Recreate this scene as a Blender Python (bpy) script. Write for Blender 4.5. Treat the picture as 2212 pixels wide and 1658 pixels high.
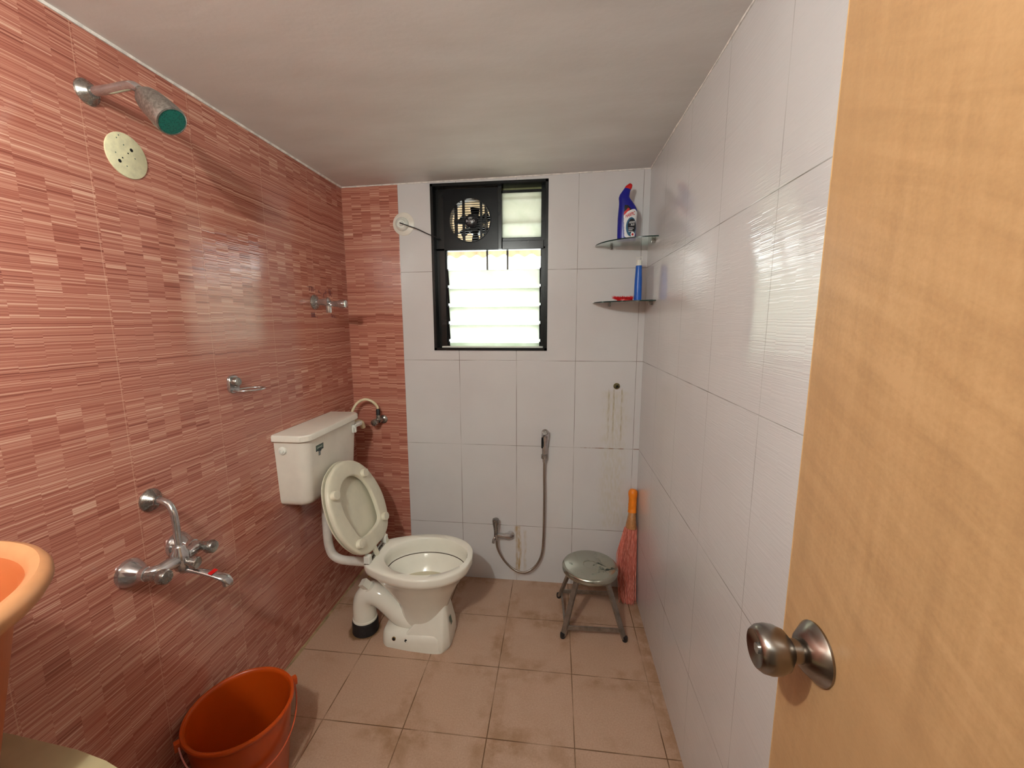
import bpy, bmesh, math, random
from mathutils import Vector, Matrix, noise as mnoise
random.seed(4)
for o in list(bpy.data.objects): bpy.data.objects.remove(o, do_unlink=True)
SC = bpy.context.scene
COL = SC.collection
PI = math.pi
W, H, HX = 1.5265, 2.1183, 0.0119          # room width, mean ceiling height, ceiling tilt
YF = -2.36                                  # inner face of the entrance wall

# ------------------------------------------------------------ camera
CAMP = Vector((1.0997, -2.1268, 1.4258)); YAW, PIT, ROL, FPX = 0.1199, 0.1491, -0.0042, 898.374
def make_camera():
    sy, cy, sp, cp = math.sin(YAW), math.cos(YAW), math.sin(PIT), math.cos(PIT)
    fwd = Vector((-sy*cp, cy*cp, -sp)); right = Vector((cy, sy, 0)); up = right.cross(fwd)
    cr, sr = math.cos(ROL), math.sin(ROL)
    r2 = right*cr + up*sr; u2 = right*(-sr) + up*cr
    cd = bpy.data.cameras.new('camera'); co = bpy.data.objects.new('camera', cd); COL.objects.link(co)
    m = Matrix.Identity(4)
    for i in range(3):
        m[i][0] = r2[i]; m[i][1] = u2[i]; m[i][2] = -fwd[i]; m[i][3] = CAMP[i]
    co.matrix_world = m
    cd.sensor_fit = 'HORIZONTAL'; cd.sensor_width = 36; cd.lens = 36*FPX/2212
    cd.shift_x = 12.13/2212; cd.shift_y = 0.74/2212; cd.clip_start = 0.02
    SC.camera = co
make_camera()

# ------------------------------------------------------------ world, lamps, exposure
wd = bpy.data.worlds.new('sky'); SC.world = wd; wd.use_nodes = True
bg = wd.node_tree.nodes['Background']; bg.inputs[0].default_value = (0.93, 1.0, 0.97, 1); bg.inputs[1].default_value = 6.5
SC.view_settings.view_transform = 'Standard'; SC.view_settings.look = 'None'
SC.view_settings.gamma = 1; SC.view_settings.use_curve_mapping = False
SC.view_settings.exposure = -0.08
def lamp(name, typ, loc, power, color, rot=(0,0,0), **kw):
    d = bpy.data.lights.new(name, typ); d.energy = power; d.color = color
    for k, v in kw.items(): setattr(d, k, v)
    o = bpy.data.objects.new(name, d); COL.objects.link(o); o.location = loc; o.rotation_euler = rot
    return o
LAMP = Vector((0.61, -2.25, 1.99))
lamp('bathroom_bulb_light', 'POINT', LAMP, 40, (0.94, 1.0, 0.965), shadow_soft_size=0.022)
lamp('hall_fill_light', 'AREA', (1.0, -2.95, 2.3), 2.5, (0.95, 1.0, 0.97), size=1.0)  # added fill light in the unseen hall, lifts the room's ambient level

# ------------------------------------------------------------ node helper
def s2l(c):
    return tuple((x/12.92 if x <= .04045 else ((x+.055)/1.055)**2.4) for x in [v/255 for v in c]) + (1,)
class N:
    def __init__(s, name):
        s.m = bpy.data.materials.new(name); s.m.use_nodes = True; s.t = s.m.node_tree
        s.b = s.t.nodes['Principled BSDF']; s.out = s.t.nodes['Material Output']
    def n(s, typ, ins=None, **kw):
        nd = s.t.nodes.new(typ)
        for k, v in kw.items(): setattr(nd, k, v)
        for k, v in (ins or {}).items(): s.put(nd.inputs[k], v)
        return nd
    def put(s, sock, v):
        if isinstance(v, bpy.types.NodeSocket): s.t.links.new(v, sock)
        else: sock.default_value = v
    def M(s, op, a, b=0, c=0, clamp=False):
        nd = s.t.nodes.new('ShaderNodeMath'); nd.operation = op; nd.use_clamp = clamp
        s.put(nd.inputs[0], a); s.put(nd.inputs[1], b); s.put(nd.inputs[2], c); return nd.outputs[0]
    def pos(s):
        g = s.n('ShaderNodeNewGeometry'); x = s.n('ShaderNodeSeparateXYZ', {0: g.outputs['Position']}); return x.outputs
    def vec(s, x, y, z):
        return s.n('ShaderNodeCombineXYZ', {0: x, 1: y, 2: z}).outputs[0]
    def noise(s, v, scale=1, detail=2, rough=.5, dist=0):
        return s.n('ShaderNodeTexNoise', {'Vector': v, 'Scale': scale, 'Detail': detail, 'Roughness': rough, 'Distortion': dist}).outputs[0]
    def white(s, v):
        return s.n('ShaderNodeTexWhiteNoise', {'Vector': v}, noise_dimensions='3D').outputs[0]
    def mix(s, f, a, b, mode='MIX'):
        nd = s.n('ShaderNodeMix', data_type='RGBA', blend_type=mode)
        s.put(nd.inputs[0], f); s.put(nd.inputs[6], a); s.put(nd.inputs[7], b); return nd.outputs[2]
    def ramp(s, v, stops, interp='LINEAR'):
        nd = s.n('ShaderNodeValToRGB', {0: v}); cr = nd.color_ramp; cr.interpolation = interp
        while len(cr.elements) < len(stops): cr.elements.new(.5)
        for e, (p, c) in zip(cr.elements, stops): e.position = p; e.color = c
        return nd.outputs[0]
    def step(s, v, a, b):
        nd = s.n('ShaderNodeMapRange', {0: v, 1: a, 2: b, 3: 0, 4: 1}, interpolation_type='SMOOTHSTEP'); return nd.outputs[0]
    def line(s, v, off, per, w):          # 1 on grid lines
        f = s.M('FRACT', s.M('DIVIDE', s.M('SUBTRACT', v, off), per))
        d = s.M('MULTIPLY', s.M('MINIMUM', f, s.M('SUBTRACT', 1, f)), per)
        return s.M('SUBTRACT', 1, s.step(d, w*.5, w))
    def bump(s, h, strength=.3, dist=.002):
        nd = s.n('ShaderNodeBump', {'Strength': strength, 'Distance': dist, 'Height': h}); s.t.links.new(nd.outputs[0], s.b.inputs['Normal'])
    def set(s, **kw):
        for k, v in kw.items(): s.put(s.b.inputs[k.replace('_', ' ')], v)
        return s

def simple(name, rgb, rough=.4, metal=0, var=.06, vs=30, bump=0, **kw):
    n = N(name); g = n.n('ShaderNodeTexCoord').outputs['Object']
    v = n.noise(g, vs, 3, .6)
    c = s2l(rgb); d = tuple(x*(1-var*2.2) for x in c[:3])+(1,); l = tuple(min(1, x*(1+var)) for x in c[:3])+(1,)
    n.set(Base_Color=n.ramp(v, [(.3, d), (.65, l)]), Roughness=rough, Metallic=metal)
    if bump: n.bump(n.noise(g, vs*3, 3), bump, .001)
    for k, q in kw.items(): n.put(n.b.inputs[k.replace('_', ' ')], q)
    return n.m

def streaks(n, u, z):
    """pressed stripes of a glazed tile: thin rows broken into 5 cm columns; returns (tone, relief)"""
    c = n.M('FLOOR', n.M('DIVIDE', u, .05))
    band = n.M('GREATER_THAN', n.noise(n.vec(3.1, .3, n.M('MULTIPLY', z, 7.5)), 1, 1), .5)
    cell = n.M('FLOOR', n.M('DIVIDE', z, .032))
    cf = n.M('MULTIPLY', c, band)
    sh = n.M('MULTIPLY', n.white(n.vec(cf, 4.2, 1.7)), .11)
    sh2 = n.M('MULTIPLY', n.white(n.vec(c, 9.2, cell)), .0045)
    wob = n.M('MULTIPLY', n.noise(n.vec(n.M('MULTIPLY', c, .45), 0, n.M('MULTIPLY', z, 5)), 1, 1), .03)
    zz = n.M('ADD', n.M('ADD', z, sh), n.M('ADD', wob, sh2))
    us = n.M('ADD', n.M('MULTIPLY', u, .8), n.M('MULTIPLY', cf, 7.713))
    a1 = n.noise(n.vec(us, .47, n.M('MULTIPLY', zz, 420)), 1, 1, .5)
    a2 = n.noise(n.vec(us, 3.47, n.M('MULTIPLY', zz, 160)), 1, 1, .5)
    a = n.M('ADD', n.M('MULTIPLY', a1, .72), n.M('MULTIPLY', a2, .28))
    blk = n.white(n.vec(c, n.M('FLOOR', n.M('DIVIDE', zz, .016)), 2))
    blk = n.M('MULTIPLY', n.M('SUBTRACT', blk, .5), n.M('ADD', n.M('MULTIPLY', band, .08), .015))
    return n.M('ADD', a, blk), a

def tile_walls():
    # glazed terracotta stripe tile
    n = N('terracotta_stripe_tile'); x, y, z = n.pos()
    t, rel = streaks(n, y, z)
    colr = n.ramp(t, [(.30, s2l((132, 72, 60))), (.40, s2l((164, 98, 82))), (.50, s2l((182, 116, 98))), (.58, s2l((194, 134, 115))), (.68, s2l((220, 174, 152)))])
    g = n.line(y, -.305, .3, .0016)
    colr = n.mix(n.M('MULTIPLY', g, .4), colr, s2l((222, 172, 148)))
    n.set(Base_Color=colr, Roughness=.11); n.put(n.b.inputs['Specular IOR Level'], .75)
    n.bump(n.M('SUBTRACT', rel, n.M('MULTIPLY', g, .6)), .35, .0014)
    left = n.m
    # white relief tile for the right wall
    def white(name, u_is_y):
        n = N(name); x, y, z = n.pos(); u = y if u_is_y else x
        t, rel = streaks(n, u, z)
        gv = n.line(u, 0 if u_is_y else .2963, .3025 if u_is_y else .3, .0017)
        gh = n.line(z, 1.2281, .4523, .0017); gv = n.M('MULTIPLY', gv, .5 if u_is_y else 1.0); g = n.M('MAXIMUM', gv, gh)
        cl = n.noise(n.vec(n.M('MULTIPLY', u, 3), 0, n.M('MULTIPLY', z, 3)), 1, 3)
        w = n.ramp(cl, [(.3, s2l((212, 209, 209))), (.7, s2l((219, 217, 217)))])
        # tile joints: dirty lines of uneven strength
        gs = n.noise(n.vec(n.M('MULTIPLY', x, 6), n.M('MULTIPLY', y, 6), n.M('MULTIPLY', z, 6)), 1, 2)
        w = n.mix(n.M('MULTIPLY', g, n.step(gs, .2, .7)), w, s2l((120, 112, 104)))
        return n, x, y, z, u, rel, g, w
    n, x, y, z, u, rel, g, w = white('white_relief_tile', True)
    n.set(Base_Color=w, Roughness=.05); n.put(n.b.inputs['Specular IOR Level'], .95); n.bump(n.M('SUBTRACT', rel, n.M('MULTIPLY', g, .3)), .75, .0009)
    right = n.m
    n, x, y, z, u, rel, g, w = white('white_and_terracotta_tile', False)
    # rust runs with a shape of their own
    def run(w, cx, zt, zb, wd, amt, colr, seed):
        wav = n.M('MULTIPLY', n.M('SUBTRACT', n.noise(n.vec(seed, 0, n.M('MULTIPLY', z, 9)), 1, 2), .5), wd*1.2)
        d = n.M('ABSOLUTE', n.M('SUBTRACT', n.M('ADD', x, wav), cx))
        m = n.M('SUBTRACT', 1, n.step(d, wd*.3, wd))
        m = n.M('MULTIPLY', m, n.M('MULTIPLY', n.step(z, zb, zb+.08), n.M('SUBTRACT', 1, n.step(z, zt-.01, zt+.004))))
        gr = n.noise(n.vec(n.M('MULTIPLY', x, 90), seed, n.M('MULTIPLY', z, 26)), 1, 3)
        return n.mix(n.M('MULTIPLY', m, n.M('MULTIPLY', n.step(gr, .25, .75), amt)), w, colr)
    w = run(w, .905, .325, .0, .022, 1.0, s2l((176, 146, 96)), 1.5)
    w = run(w, .945, .30, .02, .012, .5, s2l((186, 160, 120)), 3.5)
    for cx, sd in ((1.368, 2.2), (1.392, 5.1), (1.432, 7.7)):
        w = run(w, cx, 1.09, .80 if cx < 1.4 else .78, .006, .75, s2l((160, 142, 96)), sd)
    w = run(w, 1.40, 1.08, .30, .09, .35, s2l((196, 186, 150)), 9.0)
    ru = n.M('MULTIPLY', n.M('MULTIPLY', n.M('SUBTRACT', 1, n.step(n.M('ABSOLUTE', n.M('SUBTRACT', z, .7758)), .001, .003)), n.step(x, 1.2, 1.24)), .8)
    w = n.mix(n.M('MULTIPLY', ru, n.step(n.noise(n.vec(n.M('MULTIPLY', x, 20), 0, 0), 1, 2), .4, .6)), w, s2l((132, 84, 44)))
    t, rel2 = streaks(n, x, n.M('ADD', z, .37))
    colr = n.ramp(t, [(.30, s2l((132, 72, 60))), (.40, s2l((164, 98, 82))), (.50, s2l((182, 116, 98))), (.58, s2l((194, 134, 115))), (.68, s2l((220, 174, 152)))])
    isp = n.M('LESS_THAN', x, .2963)
    n.set(Base_Color=n.mix(isp, w, colr), Roughness=.17)
    n.bump(n.M('SUBTRACT', rel, n.M('MULTIPLY', g, .6)), .3, .0012)
    return left, right, n.m
M_LEFT, M_RIGHT, M_BACK = tile_walls()

def floor_mat():
    n = N('pink_brown_floor_tile'); x, y, z = n.pos()
    g = n.M('MAXIMUM', n.line(x, .275, .3014, .0025), n.line(y, -.2986, .3014, .0025))
    gs = n.noise(n.vec(x, y, 0), 7, 3)
    big = n.noise(n.vec(x, y, 0), 2.6, 4, .6, .6)
    fine = n.noise(n.vec(x, y, 0), 190, 2, .7)
    near = n.M('MAXIMUM', n.line(x, .275, .3014, .06), n.line(y, -.2986, .3014, .07))
    dirt = n.M('MULTIPLY', n.step(big, .42, .68), n.M('ADD', .25, n.M('MULTIPLY', near, .75)))
    patch = n.noise(n.vec(x, y, 4), 14, 5, .7)
    dirt = n.M('MULTIPLY', dirt, n.step(patch, .3, .62))
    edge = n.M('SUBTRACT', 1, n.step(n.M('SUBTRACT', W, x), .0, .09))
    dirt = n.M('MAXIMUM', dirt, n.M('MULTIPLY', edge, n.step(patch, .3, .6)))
    base = n.ramp(fine, [(.3, s2l((176, 143, 121))), (.7, s2l((194, 161, 138)))])
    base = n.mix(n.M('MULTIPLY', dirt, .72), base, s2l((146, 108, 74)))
    base = n.mix(n.M('MULTIPLY', g, n.step(gs, .22, .6)), base, s2l((104, 72, 42)))
    # scale rings round the soil pipe and the pedestal foot
    dx = n.M('SUBTRACT', x, .226); dy = n.M('ADD', y, .455)
    r = n.M('SQRT', n.M('ADD', n.M('MULTIPLY', dx, dx), n.M('MULTIPLY', dy, dy)))
    rr = n.M('ADD', r, n.M('MULTIPLY', n.M('SUBTRACT', patch, .5), .05))
    ring = n.M('SUBTRACT', 1, n.step(rr, .064, .078))
    base = n.mix(n.M('MULTIPLY', ring, .85), base, s2l((120, 88, 52)))
    n.set(Base_Color=base, Roughness=n.M('ADD', .33, n.M('MULTIPLY', dirt, .25)))
    n.bump(n.M('SUBTRACT', n.M('MULTIPLY', fine, .25), g), .25, .0015)
    return n.m
M_FLOOR = floor_mat()

def ceil_mat():
    n = N('painted_ceiling'); x, y, z = n.pos()
    a = n.noise(n.vec(x, n.M('MULTIPLY', y, 3), 0), 3, 4); b = n.noise(n.vec(x, y, z), 60, 3)
    n.set(Base_Color=n.ramp(a, [(.3, s2l((224, 221, 218))), (.7, s2l((233, 231, 229)))]), Roughness=.62)
    n.bump(n.M('ADD', n.M('MULTIPLY', a, 3), b), .25, .002); return n.m
M_CEIL = ceil_mat()
def door_mat():
    n = N('orange_crinkled_laminate'); x, y, z = n.pos()
    a = n.noise(n.vec(0, n.M('MULTIPLY', y, 60), n.M('MULTIPLY', z, 4)), 1, 4, .6)
    dg = n.M('ADD', z, n.M('MULTIPLY', y, -.45))
    b = n.noise(n.vec(0, n.M('MULTIPLY', y, 7), n.M('MULTIPLY', dg, 48)), 1, 4, .6, .4)
    f = n.noise(n.vec(x, y, z), 260, 2, .6); c = n.noise(n.vec(x, y, z), 3, 3)
    h = n.M('ADD', n.M('MULTIPLY', a, .45), n.M('MULTIPLY', b, .55))
    hh = n.M('ADD', h, n.M('MULTIPLY', n.M('SUBTRACT', f, .5), .25))
    col = n.ramp(hh, [(.38, s2l((152, 116, 80))), (.5, s2l((164, 127, 88))), (.62, s2l((174, 137, 97)))])
    n.set(Base_Color=n.mix(n.step(c, .3, .8), col, s2l((162, 126, 88))), Roughness=.34)
    n.bump(hh, .45, .0014); return n.m
M_DOOR = door_mat()
M_EDGE = simple('door_edge_wood', (190, 150, 100), .6, var=.1, vs=60)
M_PAINT = simple('cream_wall_paint', (214, 204, 190), .7, bump=.1)
M_GROUT = simple('white_caulk', (240, 236, 230), .7, var=.12, vs=40, bump=.3)
M_CER = simple('white_vitreous_ceramic', (240, 237, 224), .09, var=.02, vs=6)
M_PLA = simple('ivory_plastic', (228, 222, 200), .32, var=.03, vs=14)
M_TANK = simple('off_white_plastic', (234, 228, 216), .3, var=.025, vs=10)
M_PIPE = simple('white_pvc', (226, 221, 212), .4, var=.06, vs=20)
M_WHITE = simple('white_plastic', (232, 232, 224), .35, var=.03)
M_CREAMPL = simple('cream_plastic_plate', (226, 222, 184), .45, var=.07, vs=50)
M_HOSEC = simple('cream_hose', (222, 208, 172), .35, var=.05)
M_RUB = simple('black_rubber', (26, 25, 27), .5, var=.2, vs=60, bump=.3)
M_DARK = simple('dark_hole', (12, 9, 8), .9)
M_RUST = simple('rust_ring', (150, 116, 60), .8, var=.3, vs=120)
M_BLACK = simple('black_aluminium', (20, 22, 22), .25, var=.1, vs=12, Specular_IOR_Level=.3)
M_BLACKP = simple('black_fan_plastic', (6, 6, 9), .3, var=.1, Specular_IOR_Level=.2)
M_BUCK = simple('orange_bucket_plastic', (184, 68, 10), .3, var=.04, vs=8, Subsurface_Weight=0.0)
M_TUB = simple('light_orange_plastic', (186, 102, 58), .34, var=.03, vs=8)
M_BROOMH = simple('orange_handle_plastic', (246, 138, 28), .35, var=.03)
M_WRAP = simple('translucent_tan_sleeve', (190, 132, 80), .35, var=.12, vs=90)
def bristle_mat():
    n = N('salmon_bristle'); x, y, z = n.pos()
    v = n.noise(n.vec(n.M('MULTIPLY', x, 420), n.M('MULTIPLY', y, 200), n.M('MULTIPLY', z, 2)), 1, 1)
    n.set(Base_Color=n.ramp(v, [(.35, s2l((196, 100, 84))), (.55, s2l((234, 142, 124))), (.7, s2l((250, 186, 168)))]), Roughness=.35); return n.m
M_BRIS = bristle_mat()
M_BLUE = simple('deep_blue_plastic', (20, 24, 140), .28, var=.03)
M_BLUE2 = simple('mid_blue_plastic', (22, 92, 190), .3, var=.03)
M_RED = simple('red_plastic', (200, 20, 20), .35, var=.04)
M_REDB = simple('red_bristle', (220, 24, 34), .6, var=.15, vs=80)
M_TEXTW = simple('white_print', (236, 236, 236), .5, var=0)
M_TEXTR = simple('red_print', (196, 28, 30), .5, var=0)
M_PRTB = simple('black_print', (14, 14, 22), .5, var=0)
M_PRTT = simple('teal_print', (44, 98, 130), .5, var=0)
M_PRTG = simple('green_grey_print', (96, 118, 104), .5, var=.1, vs=120)
M_PRTD = simple('dark_green_print', (44, 62, 62), .5, var=.1, vs=120)
M_INK = simple('purple_marker_ink', (84, 30, 52), .7, var=.1)
M_MARB = simple('beige_marble', (160, 146, 112), .25, var=.09, vs=9)
M_LEAF = simple('green_leaf', (110, 170, 40), .5, var=.2, vs=9)
M_TWIG = simple('twig_bark', (120, 100, 70), .8, var=.2)
M_SHADE = simple('tan_sunshade_sheet', (186, 166, 132), .6, var=.12, vs=7)
M_BARS = simple('grey_grille_paint', (120, 116, 112), .6, var=.1)
def chrome_mat(name, rgb, rough, spot=.12):
    n = N(name); g = n.n('ShaderNodeTexCoord').outputs['Object']
    v = n.noise(g, 120, 4, .65); w = n.noise(g, 25, 3, .6)
    c = s2l(rgb); d = tuple(q*.6 for q in c[:3])+(1,)
    n.set(Base_Color=n.ramp(w, [(.3, d), (.6, c)]), Metallic=.86, Roughness=n.M('ADD', rough, n.M('MULTIPLY', n.step(v, .5, .75), spot)))
    return n.m
M_CHR = chrome_mat('water_spotted_chrome', (206, 204, 204), .1, .2)
M_CHR2 = chrome_mat('dull_chrome', (170, 166, 160), .24, .25)
M_STEEL = chrome_mat('stainless_steel', (178, 176, 170), .24, .2)
M_GREY = simple('grey_painted_steel_leg', (150, 140, 130), .35, metal=.7, var=.12)
def brushed():
    n = N('brushed_steel_knob'); g = n.n('ShaderNodeTexCoord').outputs['Object']
    x = n.n('ShaderNodeSeparateXYZ', {0: g}).outputs
    v = n.noise(n.vec(n.M('MULTIPLY', x[2], 900), 0, 0), 1, 2)
    n.set(Base_Color=s2l((140, 133, 126)), Metallic=1.0, Roughness=.25, Anisotropic=.6); n.bump(v, .08, .0003); return n.m
M_KNOB = brushed()
def glass_mat():
    n = N('clear_green_glass'); n.set(Base_Color=(.86, .95, .91, 1), Roughness=.02, IOR=1.5)
    n.put(n.b.inputs['Transmission Weight'], 1.0)
    tr = n.n('ShaderNodeBsdfTransparent', {0: (.84, .93, .89, 1)}).outputs[0]
    gl = n.n('ShaderNodeBsdfGlossy', {0: (1, 1, 1, 1), 1: .03}).outputs[0]
    fr = n.n('ShaderNodeFresnel', {0: 1.5}).outputs[0]
    mx = n.n('ShaderNodeMixShader', {0: n.M('ADD', fr, .03), 1: tr, 2: gl}); n.t.links.new(mx.outputs[0], n.out.inputs[0]); return n.m
M_GLASS = glass_mat()
def edge_glass():
    n = N('dark_green_glass_edge'); n.set(Base_Color=s2l((28, 52, 48)), Roughness=.08); return n.m
M_GEDGE = edge_glass()
def frosted():
    n = N('frosted_pinhead_glass'); g = n.n('ShaderNodeTexCoord').outputs['Object']
    v = n.noise(g, 9, 4, .6, .5); c = n.ramp(v, [(.3, (.74, .78, .71, 1)), (.7, (.86, .88, .84, 1))])
    t = n.n('ShaderNodeBsdfTranslucent', {0: c}).outputs[0]; d = n.n('ShaderNodeBsdfPrincipled', {'Base Color': c, 'Roughness': .25}).outputs[0]
    mx = n.n('ShaderNodeMixShader', {0: .12, 1: t, 2: d}); n.t.links.new(mx.outputs[0], n.out.inputs[0]); return n.m
M_FROST = frosted()
def teal_face():
    n = N('teal_shower_plate'); g = n.n('ShaderNodeTexCoord').outputs['Object']
    v = n.n('ShaderNodeTexVoronoi', {'Vector': g, 'Scale': 260}).outputs[0]
    n.set(Base_Color=n.ramp(v, [(.15, s2l((6, 70, 62))), (.5, s2l((8, 104, 92)))]), Roughness=.35); n.bump(v, .3, .001); return n.m
M_TEAL = teal_face()
def stool_top():
    n = N('worn_steel_seat'); g = n.n('ShaderNodeTexCoord').outputs['Object']
    v = n.noise(g, 22, 5, .7, .6); w = n.step(n.noise(g, 9, 2), .45, .7)
    m = n.M('MULTIPLY', n.step(v, .52, .62), w)
    n.set(Base_Color=n.mix(m, s2l((178, 180, 168)), s2l((70, 84, 76))), Metallic=.9, Roughness=n.M('ADD', .22, n.M('MULTIPLY', m, .4))); return n.m
M_STOP = stool_top()

# ------------------------------------------------------------ mesh helpers
def link(name, me, mat=None, parent=None, smooth=False, auto=None):
    o = bpy.data.objects.new(name, me); COL.objects.link(o)
    if mat is not None: me.materials.append(mat)
    if smooth:
        for p in me.polygons: p.use_smooth = True
        if auto: me.set_sharp_from_angle(angle=math.radians(auto))
    if parent is not None:
        o.parent = parent; o.matrix_parent_inverse = parent.matrix_world.inverted() if parent.type != 'EMPTY' else Matrix.Translation(-parent.location)
    return o
class MB:
    def __init__(s): s.bm = bmesh.new()
    def raw(s, vs, fs):
        v = [s.bm.verts.new(p) for p in vs]
        for f in fs:
            try: s.bm.faces.new([v[i] for i in f])
            except ValueError: pass
        return v
    def box(s, a, b, bev=0, seg=2, M=None):
        x0, y0, z0 = a; x1, y1, z1 = b
        vs = s.raw([(x0,y0,z0),(x1,y0,z0),(x1,y1,z0),(x0,y1,z0),(x0,y0,z1),(x1,y0,z1),(x1,y1,z1),(x0,y1,z1)],
              [(3,2,1,0),(4,5,6,7),(0,1,5,4),(1,2,6,5),(2,3,7,6),(3,0,4,7)])
        if M is not None:
            for v in vs: v.co = M @ v.co
        if bev:
            es = {e for v in vs for e in v.link_edges}
            bmesh.ops.bevel(s.bm, geom=list(es), offset=bev, segments=seg, affect='EDGES', profile=.6)
        return s
    def loft(s, rings, cap0=True, cap1=True, closed=True):
        n = len(rings[0]); base = []
        for r in rings: base.append([s.bm.verts.new(p) for p in r])
        for a, b in zip(base[:-1], base[1:]):
            for i in range(n if closed else n-1):
                j = (i+1) % n
                try: s.bm.faces.new((a[i], a[j], b[j], b[i]))
                except ValueError: pass
        if cap0: s.bm.faces.new(list(reversed(base[0])))
        if cap1: s.bm.faces.new(base[-1])
        return s
    def tube(s, pts, r, seg=12, caps=True):
        pts = [Vector(p) for p in pts]; rr = r if isinstance(r, (list, tuple)) else [r]*len(pts)
        t0 = (pts[1]-pts[0]).normalized(); a = Vector((0,0,1)) if abs(t0.z) < .9 else Vector((1,0,0))
        u = t0.cross(a).normalized(); rings = []
        for i, p in enumerate(pts):
            t = ((pts[min(i+1, len(pts)-1)]-pts[max(i-1, 0)])).normalized()
            u = (u-t*u.dot(t)).normalized(); v = t.cross(u)
            rings.append([p+(u*math.cos(k*2*PI/seg)+v*math.sin(k*2*PI/seg))*rr[i] for k in range(seg)])
        return s.loft(rings, caps, caps)
    def lathe(s, prof, c, ax=(0,0,1), seg=40, caps=(True, True), sx=1, sy=1):
        """prof = [(radius, height along axis)]"""
        c = Vector(c); ax = Vector(ax).normalized(); a = Vector((0,0,1)) if abs(ax.z) < .9 else Vector((1,0,0))
        u = ax.cross(a).normalized(); v = ax.cross(u); rings = []
        for r, h in prof:
            rings.append([c+ax*h+(u*math.cos(k*2*PI/seg)*sx+v*math.sin(k*2*PI/seg)*sy)*max(r, 1e-5) for k in range(seg)])
        return s.loft(rings, *caps)
    def obj(s, name, mat, parent=None, smooth=True, auto=38):
        bmesh.ops.recalc_face_normals(s.bm, faces=s.bm.faces[:])
        me = bpy.data.meshes.new(name); s.bm.to_mesh(me); s.bm.free()
        return link(name, me, mat, parent, smooth, auto)
def thing(name, label, cat, loc=(0,0,0), group=None):
    o = bpy.data.objects.new(name, None); COL.objects.link(o); o.location = loc; o.empty_display_size = .05
    return tag(o, label, cat, group)
def tag(o, label, cat, group=None):
    o['label'] = label; o['category'] = cat
    if group: o['group'] = group
    return o
def struct(o, label=None):
    o['kind'] = 'structure'
    if label: o['label'] = label
    return o
def cr(pts, n=8, closed=False):
    """Catmull-Rom resample"""
    P = [Vector(p) for p in pts]; out = []; m = len(P)
    rng = range(m) if closed else range(m-1)
    for i in rng:
        p0 = P[(i-1) % m] if closed or i > 0 else P[0]*2-P[1]
        p1 = P[i]; p2 = P[(i+1) % m]
        p3 = P[(i+2) % m] if closed or i+2 < m else P[-1]*2-P[-2]
        for k in range(n):
            t = k/n; out.append(.5*((2*p1)+(-p0+p2)*t+(2*p0-5*p1+4*p2-p3)*t*t+(-p0+3*p1-3*p2+p3)*t**3))
    if not closed: out.append(P[-1])
    return out
def text_mesh(s, size, mat, name, place, parent, shear=0, ext=0.0):
    cu = bpy.data.curves.new('t', 'FONT'); cu.body = s; cu.size = size; cu.align_x = 'CENTER'; cu.align_y = 'CENTER'; cu.shear = shear; cu.offset = ext; cu.resolution_u = 3
    o = bpy.data.objects.new('t', cu); COL.objects.link(o); bpy.context.view_layer.update()
    me = bpy.data.meshes.new_from_object(o); bpy.data.objects.remove(o)
    for v in me.vertices: v.co = place(v.co.x, v.co.y)
    me.name = name; return link(name, me, mat, parent)

# ------------------------------------------------------------ room shell
def cz(x): return H + HX*(2*x/W-1)
YH = -3.6
struct(MB().box((-.12, YH-.1, -.1), (W+.12, .32, 0)).obj('floor', M_FLOOR, smooth=False), 'pinkish brown square floor tiles with dirty joints')
struct(MB().box((-.12, YF-.1, -.0), (0, .2, 2.3)).obj('wall_left', M_LEFT, smooth=False), 'glazed terracotta stripe tiled wall')
struct(MB().box((W, YF-.1, 0), (W+.12, .2, 2.3)).obj('wall_right', M_RIGHT, smooth=False), 'glossy white tiled wall')
b = MB(); wx0, wx1, wz0, wz1 = .464, 1.052, 1.279, 2.104
b.box((0,0,0),(wx0,.2,2.3)); b.box((wx1,0,0),(W,.2,2.3)); b.box((wx0,0,0),(wx1,.2,wz0)); b.box((wx0,0,wz1),(wx1,.2,2.3))
struct(b.obj('wall_back', M_BACK, smooth=False), 'white tiled window wall with a terracotta tile strip at its left')
b = MB(); dx0, dx1 = .74, 1.405
b.box((0,YF-.1,0),(dx0,YF,2.3)); b.box((dx1,YF-.1,0),(W,YF,2.3)); b.box((dx0,YF-.1,2.06),(dx1,YF,2.3))
struct(b.obj('wall_front', M_PAINT, smooth=False))
b = MB(); b.raw([(-.12, YF-.1, cz(-.12)), (W+.12, YF-.1, cz(W+.12)), (W+.12, .2, cz(W+.12)), (-.12, .2, cz(-.12)),
                 (-.12, YF-.1, 2.4), (W+.12, YF-.1, 2.4), (W+.12, .2, 2.4), (-.12, .2, 2.4)], [(0,1,2,3),(7,6,5,4),(0,4,5,1),(1,5,6,2),(2,6,7,3),(3,7,4,0)])
struct(b.obj('ceiling', M_CEIL, smooth=False), 'grey-white painted ceiling')
b = MB(); b.box((-.12,YH-.1,0),(W+.12,YH,2.5)); b.box((-.22,YH,0),(-.12,YF-.1,2.5)); b.box((W+.12,YH,0),(W+.22,YF-.1,2.5)); b.box((-.22,YH-.1,2.4),(W+.22,YF-.1,2.5))
struct(b.obj('wall_hall', M_PAINT, smooth=False))
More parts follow.
